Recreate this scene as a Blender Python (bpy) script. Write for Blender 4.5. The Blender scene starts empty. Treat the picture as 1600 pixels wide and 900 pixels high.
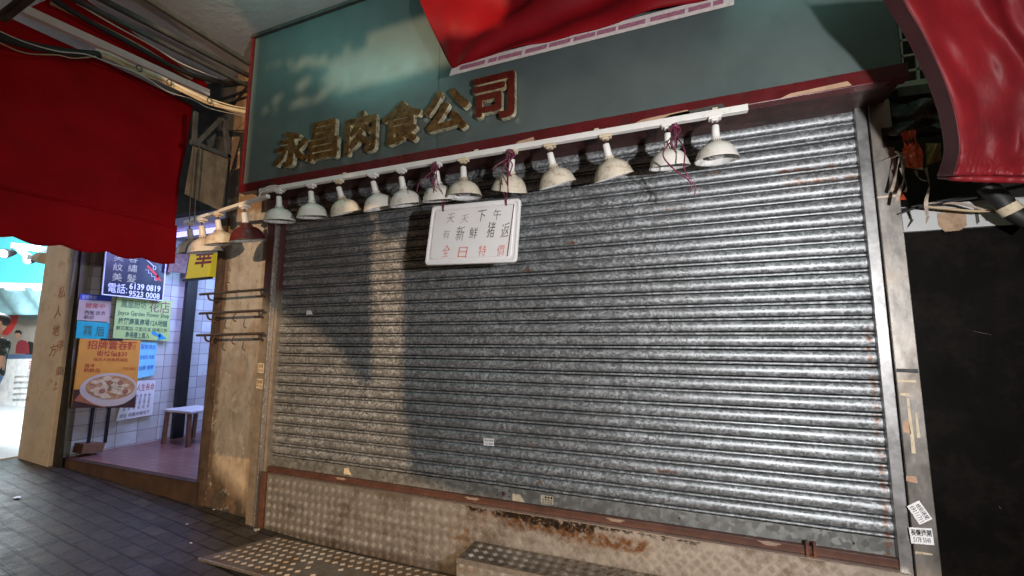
import bpy, bmesh, math, random
import numpy as np
from mathutils import Vector, Matrix, noise as mnoise
random.seed(7)
sc = bpy.context.scene
col = sc.collection
# ------------------------------------------------------------------ camera
F, YAW, PITCH, ROLL = 679.09, .3756, .1252, .0042
CAM = np.array([3.0128, -2.5703, .8599])
def _rot(a, b, c):
    fw = np.array([-math.sin(a)*math.cos(b), math.cos(a)*math.cos(b), math.sin(b)])
    r = np.array([math.cos(a), math.sin(a), 0]); u = np.cross(r, fw)
    return np.array([r*math.cos(c)+u*math.sin(c), -r*math.sin(c)+u*math.cos(c), fw])
RM = _rot(YAW, PITCH, ROLL)
cd = bpy.data.cameras.new('camera'); cam = bpy.data.objects.new('camera', cd); col.objects.link(cam)
cd.sensor_width = 36; cd.lens = F/1600*36; cd.clip_start = .02; cd.clip_end = 2000
m = Matrix.Identity(4)
for i in range(3):
    m[i][0] = RM[0][i]; m[i][1] = RM[1][i]; m[i][2] = -RM[2][i]; m[i][3] = CAM[i]
cam.matrix_world = m
sc.camera = cam
# ------------------------------------------------------------------ world and light
w = bpy.data.worlds.new('World'); sc.world = w; w.use_nodes = True
nt = w.node_tree; nt.nodes.clear()
sky = nt.nodes.new('ShaderNodeTexSky'); sky.sky_type = 'NISHITA'; sky.sun_disc = False
sky.sun_elevation = math.radians(4); sky.sun_rotation = math.radians(200)
bg = nt.nodes.new('ShaderNodeBackground'); bg.inputs[1].default_value = .02
ow = nt.nodes.new('ShaderNodeOutputWorld')
nt.links.new(sky.outputs[0], bg.inputs[0]); nt.links.new(bg.outputs[0], ow.inputs[0])
sc.view_settings.view_transform = 'Standard'; sc.view_settings.look = 'None'
sc.view_settings.exposure = -.5; sc.view_settings.gamma = 1; sc.view_settings.use_curve_mapping = False
def lamp(name, kind, loc, energy, color, target=None, size=.05, spot=None, blend=.3, sy=None):
    l = bpy.data.lights.new(name, kind); l.energy = energy; l.color = color
    if kind in ('POINT', 'SPOT'): l.shadow_soft_size = size
    if kind == 'SPOT': l.spot_size = math.radians(spot or 60); l.spot_blend = blend
    if kind == 'AREA':
        l.size = size
        if sy: l.shape = 'RECTANGLE'; l.size_y = sy
    o = bpy.data.objects.new(name, l); col.objects.link(o); o.location = loc
    if target is not None:
        o.rotation_euler = (Vector(target)-Vector(loc)).to_track_quat('-Z', 'Y').to_euler()
    return o
FLASH = np.array([3.92, -2.35, 1.05])
WARM = np.array([2.6, -6.2, 3.0])
lamp('phone_light', 'SPOT', FLASH, 450, (1, .975, .96), (2.75, 0, .75), .03, 140, 1)
lamp('sodium_street_lamp', 'POINT', WARM, 2700, (1, .66, .38), size=.035)
for gx, ge in ((.55, 6.0), (3.75, 3.5)): lamp('teal_sign_fill', 'AREA', (gx, -1.0, 3.27), ge, (.40, 1, .88), (gx, -.3, 2.7), 1.1 if gx < 1 else .6, sy=.06)  # added teal fill lights that tint the signboard, not real fittings
lamp('street_glow', 'AREA', (-4.9, -1.2, 2.6), 32, (.66, .84, 1), (-2.6, -1.6, -.4), .5, sy=1.5)
lamp('interior_tube_light', 'AREA', (-1.9, .45, 1.98), 40, (.40, .40, 1), (-2.2, .5, 0), .15, sy=.9)
lamp('interior_back_light', 'AREA', (-1.5, 1.35, 1.9), 32, (.36, .56, 1), (-2.3, 1.5, .3), .2, sy=.4)
lamp('canopy_lamp', 'AREA', (-5.6, .35, 2.2), 700, (.85, .96, 1), (-6.0, 1.7, .2), 1.2, sy=.6)

# ------------------------------------------------------------------ pixel rays onto known planes
def ray(x, y): return np.array([(x-800)/F, -(y-450)/F, 1]) @ RM
def py(x, y, Y): d = ray(x, y); return CAM+d*(Y-CAM[1])/d[1]
def px(x, y, X): d = ray(x, y); return CAM+d*(X-CAM[0])/d[0]
def pz(x, y, Z): d = ray(x, y); return CAM+d*(Z-CAM[2])/d[2]
def gz(x): return -.51-.05*max(-3.5, min(x, .6))     # height of the sloping pavement

# ------------------------------------------------------------------ materials
M = {}
class N:
    def __init__(s, name):
        s.m = bpy.data.materials.new(name); s.m.use_nodes = True; s.t = s.m.node_tree
        s.b = s.t.nodes['Principled BSDF']; s.out = s.t.nodes['Material Output']
        s.co = None
    def n(s, typ, **k):
        q = s.t.nodes.new(typ)
        for a, v in k.items(): setattr(q, a, v)
        return q
    def l(s, a, b): s.t.links.new(a, b)
    def coord(s, scale=None, geo=False):
        if not s.co:
            g = s.n('ShaderNodeNewGeometry'); s.co = g.outputs['Position']
        if scale is None: return s.co
        mp = s.n('ShaderNodeMapping'); mp.inputs['Scale'].default_value = scale; s.l(s.co, mp.inputs[0]); return mp.outputs[0]
    def noise(s, sc_, det=4, rough=.6, vec=None):
        q = s.n('ShaderNodeTexNoise'); q.inputs['Scale'].default_value = sc_; q.inputs['Detail'].default_value = det
        q.inputs['Roughness'].default_value = rough; s.l(vec or s.coord(), q.inputs['Vector']); return q.outputs['Fac']
    def ramp(s, f, stops, interp='LINEAR'):
        q = s.n('ShaderNodeValToRGB'); e = q.color_ramp; e.interpolation = interp
        while len(e.elements) < len(stops): e.elements.new(.5)
        for el, (p, c) in zip(e.elements, stops):
            el.position = p; el.color = (c, c, c, 1) if isinstance(c, (int, float)) else (*c, 1)
        s.l(f, q.inputs[0]); return q.outputs[0]
    def math(s, op, a, b=None, c=None, clamp=False):
        q = s.n('ShaderNodeMath', operation=op); q.use_clamp = clamp
        for i, v in enumerate((a, b, c)):
            if v is None: continue
            if isinstance(v, (int, float)): q.inputs[i].default_value = v
            else: s.l(v, q.inputs[i])
        return q.outputs[0]
    def mix(s, f, a, b, mode='MIX'):
        q = s.n('ShaderNodeMix', data_type='RGBA', blend_type=mode)
        for i, v in ((0, f), (6, a), (7, b)):
            if isinstance(v, (int, float)): q.inputs[i].default_value = v
            elif isinstance(v, tuple): q.inputs[i].default_value = (*v, 1)
            else: s.l(v, q.inputs[i])
        return q.outputs[2]
    def xyz(s):
        q = s.n('ShaderNodeSeparateXYZ'); s.l(s.coord(), q.inputs[0]); return q.outputs
    def bump(s, h, strength=.3, dist=.01):
        q = s.n('ShaderNodeBump'); q.inputs['Strength'].default_value = strength; q.inputs['Distance'].default_value = dist
        s.l(h, q.inputs['Height']); s.l(q.outputs[0], s.b.inputs['Normal'])
    def set(s, k, v):
        i = s.b.inputs[k]
        if isinstance(v, (int, float)): i.default_value = v
        elif isinstance(v, tuple): i.default_value = (*v, 1)
        else: s.l(v, i)
    def box(s, cx, cz, hx, hz, soft=.02, axis='X'):   # 1 inside a patch centred at (cx,cz)
        p = s.xyz(); i = {'X': 0, 'Y': 1}[axis]
        ax = s.math('SUBTRACT', s.math('ABSOLUTE', s.math('SUBTRACT', p[i], cx)), hx)
        az = s.math('SUBTRACT', s.math('ABSOLUTE', s.math('SUBTRACT', p[2], cz)), hz)
        wob = s.math('MULTIPLY', s.math('SUBTRACT', s.noise(28, 3), .5), .06)
        mxx = s.math('ADD', s.math('MAXIMUM', ax, az), wob)
        return s.math('DIVIDE', s.math('MULTIPLY', mxx, -1), soft, clamp=True)

def plain(name, c, rough=.6, metal=0, var=.25, sc_=8, dirt=None, bump=0, bsc=60, spec=.5, streak=None, dirt_sc=3, dirt_lo=.5):
    q = N(name)
    f = q.noise(sc_, 6)
    lo = tuple(x*(1-var) for x in c); hi = tuple(min(1, x*(1+var)) for x in c)
    cc = q.ramp(f, [(.3, lo), (.7, hi)])
    if streak: cc = q.mix(q.ramp(q.noise(3, 5, .7, q.coord((6, 6, .6))), [(.5, 0), (.72, .8)]), cc, streak)
    if dirt: cc = q.mix(q.ramp(q.noise(dirt_sc, 8, .75), [(dirt_lo, 0), (dirt_lo+.16, .85)]), cc, dirt)
    q.set('Base Color', cc); q.set('Metallic', metal)
    q.set('Roughness', q.ramp(q.noise(sc_*1.7, 4), [(.3, max(.02, rough-.1)), (.7, min(1, rough+.12))]))
    q.b.inputs['Specular IOR Level'].default_value = spec
    if bump: q.bump(q.noise(bsc, 5, .7), bump)
    M[name] = q.m; return q.m
def glow(name, c, s, var=0):
    q = N(name); q.set('Base Color', (.0, .0, .0) if False else c); q.set('Emission Color', c); q.set('Emission Strength', s); M[name] = q.m; return q.m

plain('white_enamel', (.66, .62, .58), .35, 0, .08, 12, dirt=(.30, .22, .14), dirt_sc=14, dirt_lo=.56, bump=.05)
plain('stained_enamel', (.62, .55, .45), .42, 0, .12, 10, dirt=(.25, .15, .07), dirt_sc=16, dirt_lo=.50, bump=.05)
plain('enamel_inside', (.58, .58, .58), .5, 0, .2, 30, dirt=(.1, .09, .08), dirt_sc=25, dirt_lo=.52)
plain('maroon_enamel', (.10, .018, .02), .4, 0, .2, 12)
plain('white_plastic', (.72, .70, .68), .45, 0, .06, 15, dirt=(.35, .28, .2), dirt_sc=20, dirt_lo=.6)
plain('yellowed_plastic', (.6, .5, .36), .5, 0, .1, 15)
plain('dark_rust', (.09, .035, .02), .8, 0, .4, 25, bump=.3)
plain('rusty_bar', (.065, .024, .015), .62, 0, .35, 14, dirt=(.03, .02, .017), dirt_sc=8, dirt_lo=.55, bump=.2)
plain('steel_rod', (.13, .10, .08), .45, .7, .3, 30, dirt=(.05, .03, .02), dirt_sc=30, dirt_lo=.5)
plain('bead_steel', (.55, .52, .49), .3, .85, .12, 20)
plain('black_rubber', (.012, .012, .013), .55, 0, .3, 10)
plain('black_plastic', (.01, .01, .011), .45, 0, .3, 10)
plain('cable_beige', (.42, .32, .20), .6, 0, .2, 9, dirt=(.2, .13, .08), dirt_sc=10, dirt_lo=.55)
plain('cable_white', (.58, .54, .48), .5, 0, .15, 9)
plain('red_trim', (.095, .007, .010), .32, 0, .25, 9, dirt=(.06, .01, .012), dirt_sc=7, dirt_lo=.5)
plain('dusty_scratch', (.10, .085, .075), .8, 0, .3, 60)
plain('stain_tan', (.30, .20, .13), .8, 0, .3, 30, dirt=(.40, .36, .32), dirt_sc=18, dirt_lo=.55)
plain('rub_pale', (.24, .17, .13), .7, 0, .3, 60)
plain('bare_wood', (.42, .26, .17), .7, 0, .2, 20)
plain('maroon_soffit', (.045, .014, .012), .5, 0, .4, 9, dirt=(.09, .05, .03), dirt_sc=9, dirt_lo=.56)
plain('concrete_ceiling', (.48, .48, .49), .9, 0, .10, 3, dirt=(.33, .28, .22), dirt_sc=1.6, dirt_lo=.60, bump=.35, bsc=18)
plain('old_beam', (.07, .065, .06), .55, .3, .35, 10, dirt=(.16, .13, .11), dirt_sc=12, dirt_lo=.55)
plain('truss_steel', (.06, .062, .065), .5, .3, .35, 12)
plain('brown_board', (.095, .078, .06), .85, 0, .4, 10, dirt=(.30, .25, .2), dirt_sc=13, dirt_lo=.63, bump=.3, streak=(.05, .03, .02))
plain('dark_timber', (.06, .038, .024), .85, 0, .5, 12, dirt=(.16, .11, .07), dirt_sc=15, dirt_lo=.58, bump=.3, streak=(.02, .013, .01))
plain('dark_wall', (.02, .018, .017), .8, 0, .5, 5)
plain('black_paint', (.0045, .004, .0038), .6, 0, .35, 5, dirt=(.010, .008, .007), dirt_sc=4, dirt_lo=.5, bump=.08, bsc=20, spec=.04)
plain('lintel_white', (.42, .43, .44), .7, 0, .08, 6, dirt=(.36, .22, .13), dirt_sc=4.5, dirt_lo=.60)
plain('grille_cream', (.50, .44, .33), .6, 0, .12, 12)
plain('tan_plaster', (.34, .305, .25), .85, 0, .18, 5, dirt=(.17, .12, .075), dirt_sc=5, dirt_lo=.54, bump=.25, bsc=40)
plain('black_frame', (.008, .006, .005), .5, 0, .3, 8)
plain('step_face', (.04, .02, .011), .8, 0, .4, 8, bump=.2)
plain('wood', (.22, .11, .06), .55, 0, .2, 20)
plain('stool_white', (.7, .68, .66), .4, 0, .05, 8)
plain('paper_white', (.75, .75, .76), .7, 0, .05, 12)
plain('old_paper', (.55, .46, .33), .8, 0, .2, 30, dirt=(.25, .2, .13), dirt_sc=60, dirt_lo=.5)
plain('foam_white', (.76, .74, .75), .6, 0, .03, 9)
plain('ink_black', (.02, .02, .022), .6, 0, .2, 20)
plain('marker_black', (.055, .05, .055), .7, 0, .2, 90)
plain('marker_faded', (.33, .27, .28), .7, 0, .2, 90)
plain('marker_red', (.62, .12, .09), .7, 0, .2, 90)
plain('paint_redbrown', (.20, .06, .03), .8, 0, .3, 20)
plain('twine', (.14, .02, .055), .4, 0, .25, 40)
plain('twine_pale', (.55, .45, .45), .4, 0, .2, 40)
plain('poster_orange', (.78, .33, .04), .5, 0, .1, 4)
plain('poster_orange_red', (.45, .05, .02), .5, 0, .1, 14)
plain('soup', (.52, .26, .10), .35, 0, .3, 40)
plain('noodle', (.72, .52, .28), .5, 0, .25, 60)
plain('meat', (.35, .15, .07), .5, 0, .3, 60)
plain('bowl_white', (.62, .50, .38), .4, 0, .08, 8)
plain('herb', (.10, .16, .04), .6, 0, .3, 60)
plain('wood_dark', (.06, .02, .01), .5, 0, .3, 10)
plain('tray_red', (.42, .14, .05), .5, 0, .2, 10)
plain('sign_navy', (.008, .010, .028), .35, 0, .1, 6)
plain('letter_white', (.75, .82, .9), .5, 0, .03, 10)
plain('letter_cream', (.45, .45, .28), .5, 0, .1, 10)
plain('arrow_red', (.6, .04, .04), .5, 0, .1, 10)
plain('sign_green', (.48, .66, .22), .35, 0, .12, 4)
plain('sign_teal', (.02, .45, .48), .5, 0, .1, 6)
plain('sign_beige', (.55, .42, .34), .6, 0, .1, 6)
plain('sign_blue', (.05, .09, .55), .5, 0, .1, 8)
plain('arrow_blue', (.03, .35, .65), .5, 0, .1, 8)
plain('letter_maroon', (.25, .06, .10), .5, 0, .1, 8)
plain('letter_darkgreen', (.06, .14, .08), .5, 0, .1, 8)
plain('sign_cyan', (.25, .70, .88), .5, 0, .15, 7)
plain('pink_strip', (.85, .15, .22), .5, 0, .1, 8)
plain('skin', (.50, .29, .20), .5, 0, .06, 10)
plain('hair', (.015, .012, .01), .6, 0, .3, 40)
plain('jumper_red', (.28, .03, .045), .8, 0, .15, 30)
plain('trousers', (.12, .2, .38), .8, 0, .15, 30)
plain('poster_wall', (.36, .32, .29), .6, 0, .06, 5)
plain('arc_red', (.70, .06, .06), .6, 0, .05, 5)
plain('roof_blue', (.03, .55, .60), .5, 0, .05, 3)
plain('tarp_blue', (.40, .72, .85), .6, 0, .25, 3)
plain('bulb_glass', (.5, .5, .5), .12, .6, .1, 10)
plain('orange_tape', (.75, .12, .04), .3, 0, .35, 40)
plain('dry_strip', (.30, .24, .19), .6, 0, .3, 40)
plain('amber_sheet', (.30, .18, .06), .35, 0, .35, 20)
plain('plastic_wrap', (.10, .10, .095), .25, 0, .4, 18, dirt=(.3, .3, .28), dirt_sc=14, dirt_lo=.62, bump=.4, bsc=14)
plain('red_hem_print', (.30, .12, .18), .7, 0, .4, 60)
plain('hem_white', (.55, .50, .50), .7, 0, .12, 30, dirt=(.3, .15, .18), dirt_sc=24, dirt_lo=.56)
plain('shade_bright', (.8, .85, .9), .4)
glow('tube_glow', (.42, .40, 1), 3.0)
glow('yellow_lightbox', (.90, .68, .03), .45)
glow('canopy_glow', (.13, .80, .93), 1.15)
glow('bar_glow', (.9, .97, 1), 2.2)

# galvanised slats with spangle, rust and paint rubs
def make_slat(name, base=(.27, .285, .30), spang=88, amp=.78, bmp=.13):
    q = N(name)
    v = q.n('ShaderNodeTexVoronoi'); v.inputs['Scale'].default_value = spang; v.inputs['Randomness'].default_value = 1
    dn = q.n('ShaderNodeMixRGB') if False else None
    ns = q.n('ShaderNodeTexNoise'); ns.inputs['Scale'].default_value = 48; ns.inputs['Detail'].default_value = 3
    q.l(q.coord(), ns.inputs['Vector'])
    add = q.n('ShaderNodeVectorMath', operation='MULTIPLY_ADD'); add.inputs[1].default_value = (.022,)*3
    q.l(ns.outputs['Color'], add.inputs[0]); q.l(q.coord(), add.inputs[2]); q.l(add.outputs[0], v.inputs['Vector'])
    sep = q.n('ShaderNodeSeparateColor'); q.l(v.outputs['Color'], sep.inputs[0])
    sp = sep.outputs[0]
    f = q.math('ADD', q.math('MULTIPLY', sp, .55), q.math('MULTIPLY', q.noise(9, 5), .45))
    c = q.ramp(f, [(.2, tuple(x*(1-.58*amp) for x in base)), (.5, base), (.78, tuple(min(1, x*(1+1.1*amp)) for x in base))])
    # dull dark grime low-frequency
    c = q.mix(q.ramp(q.noise(1.4, 6, .7), [(.4, .0), (.7, .55)]), c, (.15, .155, .16))
    # chalky rubs, drawn out sideways
    rub = q.ramp(q.noise(5, 7, .75, q.coord((1.2, 1, 9))), [(.64, 0), (.76, .40)])
    c = q.mix(rub, c, (.50, .51, .52))
    g = q.ramp(q.noise(7, 6, .75, q.coord((1.5, 1, 5))), [(.63, 0), (.70, .7)])
    rustc = q.ramp(q.noise(60, 4), [(.3, (.12, .045, .02)), (.7, (.34, .15, .07))])
    spots = [(3.66, 1.76, .16, .012), (3.72, 1.69, .2, .014), (3.2, 1.80, .05, .008), (2.98, 1.62, .06, .008), (2.42, 1.47, .05, .01),
             (2.1, 1.31, .03, .02), (.72, 1.33, .06, .015), (2.19, .045, .022, .018), (2.9, .18, .05, .012), (2.12, .245, .05, .01),
             (3.25, 1.87, .04, .008), (3.83, .5, .012, .45), (3.83, -.02, .015, .1)]
    for (x, z, hx, hz) in spots:
        mk = q.math('MULTIPLY', q.box(x, z, hx, hz, .014), q.ramp(q.noise(42, 5, .7, q.coord((.5, 1, 1.4))), [(.40, 0), (.54, .85)]))
        c = q.mix(mk, c, rustc)
    # fine rust freckles
    fr = q.math('MULTIPLY', q.ramp(q.noise(33, 3), [(.70, 0), (.74, .8)]), q.ramp(q.noise(2.1, 3), [(.5, 0), (.6, 1)]))
    c = q.mix(fr, c, rustc)
    q.set('Base Color', c); q.set('Metallic', .6)
    q.set('Roughness', q.ramp(sp, [(0, .36), (1, .60)]))
    q.bump(q.math('ADD', q.math('MULTIPLY', sp, .5), q.noise(200, 3)), bmp, .004)
    M[name] = q.m
make_slat('slat_zinc')
make_slat('bottom_zinc', (.24, .25, .245), 40, .35, .06)

def make_plate(name, base, stain, lo=.5, scrub=False):
    q = N(name)
    c = q.ramp(q.noise(30, 6, .7), [(.3, tuple(x*.75 for x in base)), (.7, tuple(x*1.2 for x in base))])
    c = q.mix(q.ramp(q.noise(5, 8, .75), [(lo, 0), (lo+.13, .75)]), c, stain)
    if scrub:
        p = q.xyz()
        # blackened rubbed grime and rust under the bar
        for (cx, cz, hx, hz) in [(1.95, -.15, .22, .03), (2.25, -.17, .28, .055), (2.55, -.2, .25, .05)]:
            c = q.mix(q.math('MULTIPLY', q.box(cx, cz, hx, hz, .03), q.ramp(q.noise(30, 6, .8), [(.42, 0), (.52, 1)])), c, (.17, .085, .04))
        for (cx, cz, hx, hz) in [(1.95, -.138, .24, .016), (2.3, -.15, .22, .034), (2.12, -.142, .2, .024), (2.75, -.136, .3, .012)]:
            c = q.mix(q.math('MULTIPLY', q.box(cx, cz, hx, hz, .012), q.ramp(q.noise(40, 6, .8), [(.44, 0), (.50, 1)])), c, (.022, .016, .012))
        c = q.mix(q.math('MULTIPLY', q.box(1.75, -.3, .18, .14, .1), q.ramp(q.noise(25, 6, .8), [(.48, 0), (.58, .8)])), c, (.26, .15, .07))
        c = q.mix(q.math('MULTIPLY', q.math('MULTIPLY', q.math('SUBTRACT', -.47, p[2]), 14, clamp=True), .8), c, (.10, .06, .03))
    q.set('Base Color', c); q.set('Metallic', .65)
    q.set('Roughness', q.ramp(q.noise(24, 5), [(.3, .32), (.7, .58)]))
    q.bump(q.noise(160, 4), .12, .004)
    M[name] = q.m
make_plate('tread_plinth', (.35, .335, .315), (.15, .115, .085), .50, True)
make_plate('tread_floor', (.20, .192, .18), (.13, .09, .055), .44)
make_plate('tread_step', (.16, .15, .14), (.055, .05, .045), .46)

# stainless cladding of the right column
q = N('stainless'); sc1 = q.coord((3, 3, 1.2))
c = q.ramp(q.noise(4, 7, .7, sc1), [(.3, (.17, .16, .15)), (.7, (.42, .395, .37))])
c = q.mix(q.ramp(q.noise(2.4, 4), [(.5, 0), (.68, .6)]), c, (.28, .21, .14))
c = q.mix(q.ramp(q.noise(55, 3), [(.70, 0), (.73, .9)]), c, (.05, .04, .035))
q.set('Base Color', c); q.set('Metallic', .75); q.set('Roughness', q.ramp(q.noise(9, 6), [(.3, .30), (.7, .5)]))
q.bump(q.noise(11, 3), .10, .01); M['stainless'] = q.m
q = N('guide_steel')
c = q.ramp(q.noise(13, 6, .7), [(.3, (.22, .22, .225)), (.7, (.46, .46, .47))])
c = q.mix(q.ramp(q.noise(5, 5), [(.56, 0), (.66, .6)]), c, (.15, .12, .10))
q.set('Base Color', c); q.set('Metallic', .75); q.set('Roughness', q.ramp(q.noise(14, 6), [(.3, .34), (.7, .55)])); M['guide_steel'] = q.m
q = N('left_cladding'); p = q.xyz()
c = q.ramp(q.noise(12, 6, .7), [(.3, (.17, .14, .11)), (.7, (.30, .255, .20))])
c = q.mix(q.math('MULTIPLY', q.math('SUBTRACT', p[2], 1.18), 9, clamp=True), c, (.085, .03, .025))  # shade and reflection on the upper cladding put into the colour as dark maroon
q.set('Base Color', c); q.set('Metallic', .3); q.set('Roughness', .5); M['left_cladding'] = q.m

# sign face : teal enamel with faint blotches, glossy
q = N('teal_panel')
c = q.ramp(q.noise(1.6, 6, .65), [(.3, (.062, .082, .084)), (.7, (.100, .128, .126))])
c = q.mix(q.math('MULTIPLY', q.ramp(q.noise(6, 8, .8), [(.55, 0), (.68, .6)]), q.math('MULTIPLY', q.math('SUBTRACT', q.xyz()[0], 2.9), 1.6, clamp=True)), c, (.05, .085, .08))
c = q.mix(q.ramp(q.noise(70, 2), [(.76, 0), (.78, .9)]), c, (.03, .03, .03))
q.set('Base Color', c); q.set('Roughness', q.ramp(q.noise(4, 5), [(.3, .28), (.7, .42)])); q.bump(q.noise(2.5, 3), .04, .02); M['teal_panel'] = q.m
q = N('bronze_face'); c = q.ramp(q.noise(30, 4), [(.35, (.075, .03, .008)), (.65, (.24, .12, .035))])
q.set('Base Color', c); q.set('Metallic', .45); q.set('Roughness', .30); M['bronze_face'] = q.m
plain('maroon_face', (.13, .018, .012), .25, .3, .3, 20)
q = N('brass_edge'); q.set('Base Color', q.ramp(q.noise(22, 4, .7), [(.36, (.30, .19, .08)), (.50, (.95, .86, .62))])); q.set('Metallic', .6); q.set('Roughness', q.ramp(q.noise(35, 3), [(.3, .15), (.7, .45)])); M['brass_edge'] = q.m

# pillar: tan render, grimy band, repainted foot, soot
q = N('pillar_render'); p = q.xyz()
n1 = q.noise(6, 7, .7); st = q.noise(4, 7, .75, q.coord((9, 9, 1)))
c = q.ramp(n1, [(.3, (.25, .24, .225)), (.7, (.43, .415, .39))])
z_ = q.math('ADD', p[2], q.math('MULTIPLY', q.math('SUBTRACT', st, .5), .16))
band = q.ramp(q.math('ADD', q.math('MULTIPLY', z_, .25), .25), [(0.10, 0), (.16, 1), (.40, .8), (.50, 0)])
c = q.mix(q.math('MULTIPLY', band, .8), c, q.ramp(n1, [(.3, (.11, .098, .083)), (.7, (.25, .225, .19))]))
c = q.mix(q.math('MULTIPLY', q.math('SUBTRACT', z_, 1.95), 20, clamp=True), c, q.ramp(n1, [(.3, (.14, .08, .04)), (.7, (.25, .15, .075))]))
foot = q.math('MULTIPLY', q.math('SUBTRACT', -.055, z_), 60, clamp=True)
c = q.mix(foot, c, q.ramp(n1, [(.3, (.36, .29, .21)), (.7, (.49, .41, .31))]))
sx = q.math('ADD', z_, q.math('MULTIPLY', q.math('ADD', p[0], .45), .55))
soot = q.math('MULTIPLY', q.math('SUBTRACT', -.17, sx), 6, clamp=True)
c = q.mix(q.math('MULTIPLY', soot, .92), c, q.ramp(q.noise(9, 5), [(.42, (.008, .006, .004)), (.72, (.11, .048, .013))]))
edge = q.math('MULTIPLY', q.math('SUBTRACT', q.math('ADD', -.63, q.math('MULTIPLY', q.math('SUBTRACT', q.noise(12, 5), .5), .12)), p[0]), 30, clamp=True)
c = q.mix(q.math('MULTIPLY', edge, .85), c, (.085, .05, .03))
c = q.mix(q.ramp(q.noise(5, 6, .75, q.coord((2.5, 2.5, 1.3))), [(.50, 0), (.66, .6)]), c, (.10, .075, .055))
c = q.mix(q.ramp(q.noise(8, 7, .8), [(.56, 0), (.60, .6)]), c, (.36, .33, .29))
stn = q.ramp(q.noise(2.2, 4), [(.55, 0), (.64, .6)])
c = q.mix(stn, c, (.21, .14, .085))
c = q.mix(q.ramp(q.noise(48, 3), [(.71, 0), (.74, .9)]), c, (.04, .025, .02))
q.set('Base Color', c); q.set('Roughness', .8); q.bump(q.noise(35, 6, .7), .35, .006); M['pillar_render'] = q.m

# cloth
def cloth(name, c, rough=.7, trans=.25, gloss=None, sheen=.0, dark=.35):
    q = N(name)
    cc = q.ramp(q.noise(2.2, 6, .7), [(.3, tuple(x*(1-dark) for x in c)), (.7, c)])
    q.set('Base Color', cc); q.set('Roughness', rough)
    q.bump(q.noise(240, 2), .08, .002) if not gloss else q.bump(q.noise(16, 6, .7), gloss, .012)
    t = q.n('ShaderNodeBsdfTranslucent'); q.l(cc, t.inputs[0])
    mx = q.n('ShaderNodeMixShader'); mx.inputs[0].default_value = trans
    q.l(q.b.outputs[0], mx.inputs[1]); q.l(t.outputs[0], mx.inputs[2]); q.l(mx.outputs[0], q.out.inputs[0])
    q.b.inputs['Specular IOR Level'].default_value = .2 if not gloss else .6
    M[name] = q.m
cloth('awning_red', (.52, .0015, .008), .75, .15)
cloth('banner_red', (.27, .003, .009), .6, .2)
cloth('tarp_red', (.26, .004, .010), .62, .3, .14, dark=.6)
cloth('tarp_pink', (.36, .09, .11), .55, .3, .3)

# pavers
q = N('pavers')
mp = q.n('ShaderNodeMapping'); mp.inputs['Rotation'].default_value = (0, 0, math.radians(4)); q.l(q.coord(), mp.inputs[0])
bt = q.n('ShaderNodeTexBrick'); bt.inputs['Scale'].default_value = 1; bt.inputs['Brick Width'].default_value = .21; bt.inputs['Row Height'].default_value = .105
bt.inputs['Mortar Size'].default_value = .008; bt.inputs['Mortar Smooth'].default_value = .3; bt.inputs['Bias'].default_value = 0
bt.inputs['Color1'].default_value = (.2, .2, .2, 1); bt.inputs['Color2'].default_value = (.9, .9, .9, 1); bt.inputs['Mortar'].default_value = (0, 0, 0, 1)
wv = q.n('ShaderNodeVectorMath', operation='MULTIPLY_ADD'); wv.inputs[1].default_value = (.012,)*3
n3 = q.n('ShaderNodeTexNoise'); n3.inputs['Scale'].default_value = 5; q.l(q.coord(), n3.inputs['Vector'])
q.l(n3.outputs['Color'], wv.inputs[0]); q.l(mp.outputs[0], wv.inputs[2]); q.l(wv.outputs[0], bt.inputs['Vector'])
g = q.n('ShaderNodeSeparateColor'); q.l(bt.outputs['Color'], g.inputs[0])
c = q.ramp(g.outputs[0], [(0, (.022, .020, .017)), (1, (.060, .055, .047))])
c = q.mix(q.ramp(q.noise(3, 8, .75), [(.42, 0), (.62, .75)]), c, (.018, .016, .014))
c = q.mix(q.math('MULTIPLY', bt.outputs['Fac'], q.ramp(q.noise(9, 4), [(.35, .2), (.55, .95)])), c, (.008, .007, .006))
c = q.mix(q.ramp(q.noise(70, 2), [(.745, 0), (.76, .7)]), c, (.3, .28, .25))
q.set('Base Color', c); q.set('Roughness', q.ramp(q.noise(6, 6, .7), [(.3, .26), (.7, .62)]))
q.b.inputs['Specular IOR Level'].default_value = .28
q.bump(q.math('ADD', q.math('MULTIPLY', bt.outputs['Fac'], -1.1), q.math('MULTIPLY', q.noise(40, 6, .7), .6)), .5, .006); M['pavers'] = q.m

def tiles(name, w_, h_, c1, c2, mortar, rough=.2, axis='yz', marks=False):
    q = N(name); p = q.xyz(); cb = q.n('ShaderNodeCombineXYZ')
    a, b = {'yz': (1, 2), 'xz': (0, 2), 'xy': (0, 1)}[axis]
    q.l(p[a], cb.inputs[0]); q.l(p[b], cb.inputs[1])
    bt = q.n('ShaderNodeTexBrick'); bt.offset = 0; bt.inputs['Scale'].default_value = 1; bt.inputs['Brick Width'].default_value = w_; bt.inputs['Row Height'].default_value = h_
    bt.inputs['Mortar Size'].default_value = .004; bt.inputs['Color1'].default_value = (*c1, 1); bt.inputs['Color2'].default_value = (*c2, 1); bt.inputs['Mortar'].default_value = (*mortar, 1)
    q.l(cb.outputs[0], bt.inputs['Vector']); cc = bt.outputs['Color']
    if marks: cc = q.mix(q.ramp(q.noise(7, 5, .7, q.coord((1, 1, 4))), [(.66, 0), (.70, .8)]), cc, (.12, .13, .2))
    cc = q.mix(q.ramp(q.noise(3, 6), [(.5, 0), (.7, .4)]), cc, tuple(x*.5 for x in c1))
    q.set('Base Color', cc); q.set('Roughness', rough); q.bump(q.math('MULTIPLY', bt.outputs['Fac'], -1), .3, .003); M[name] = q.m
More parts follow.
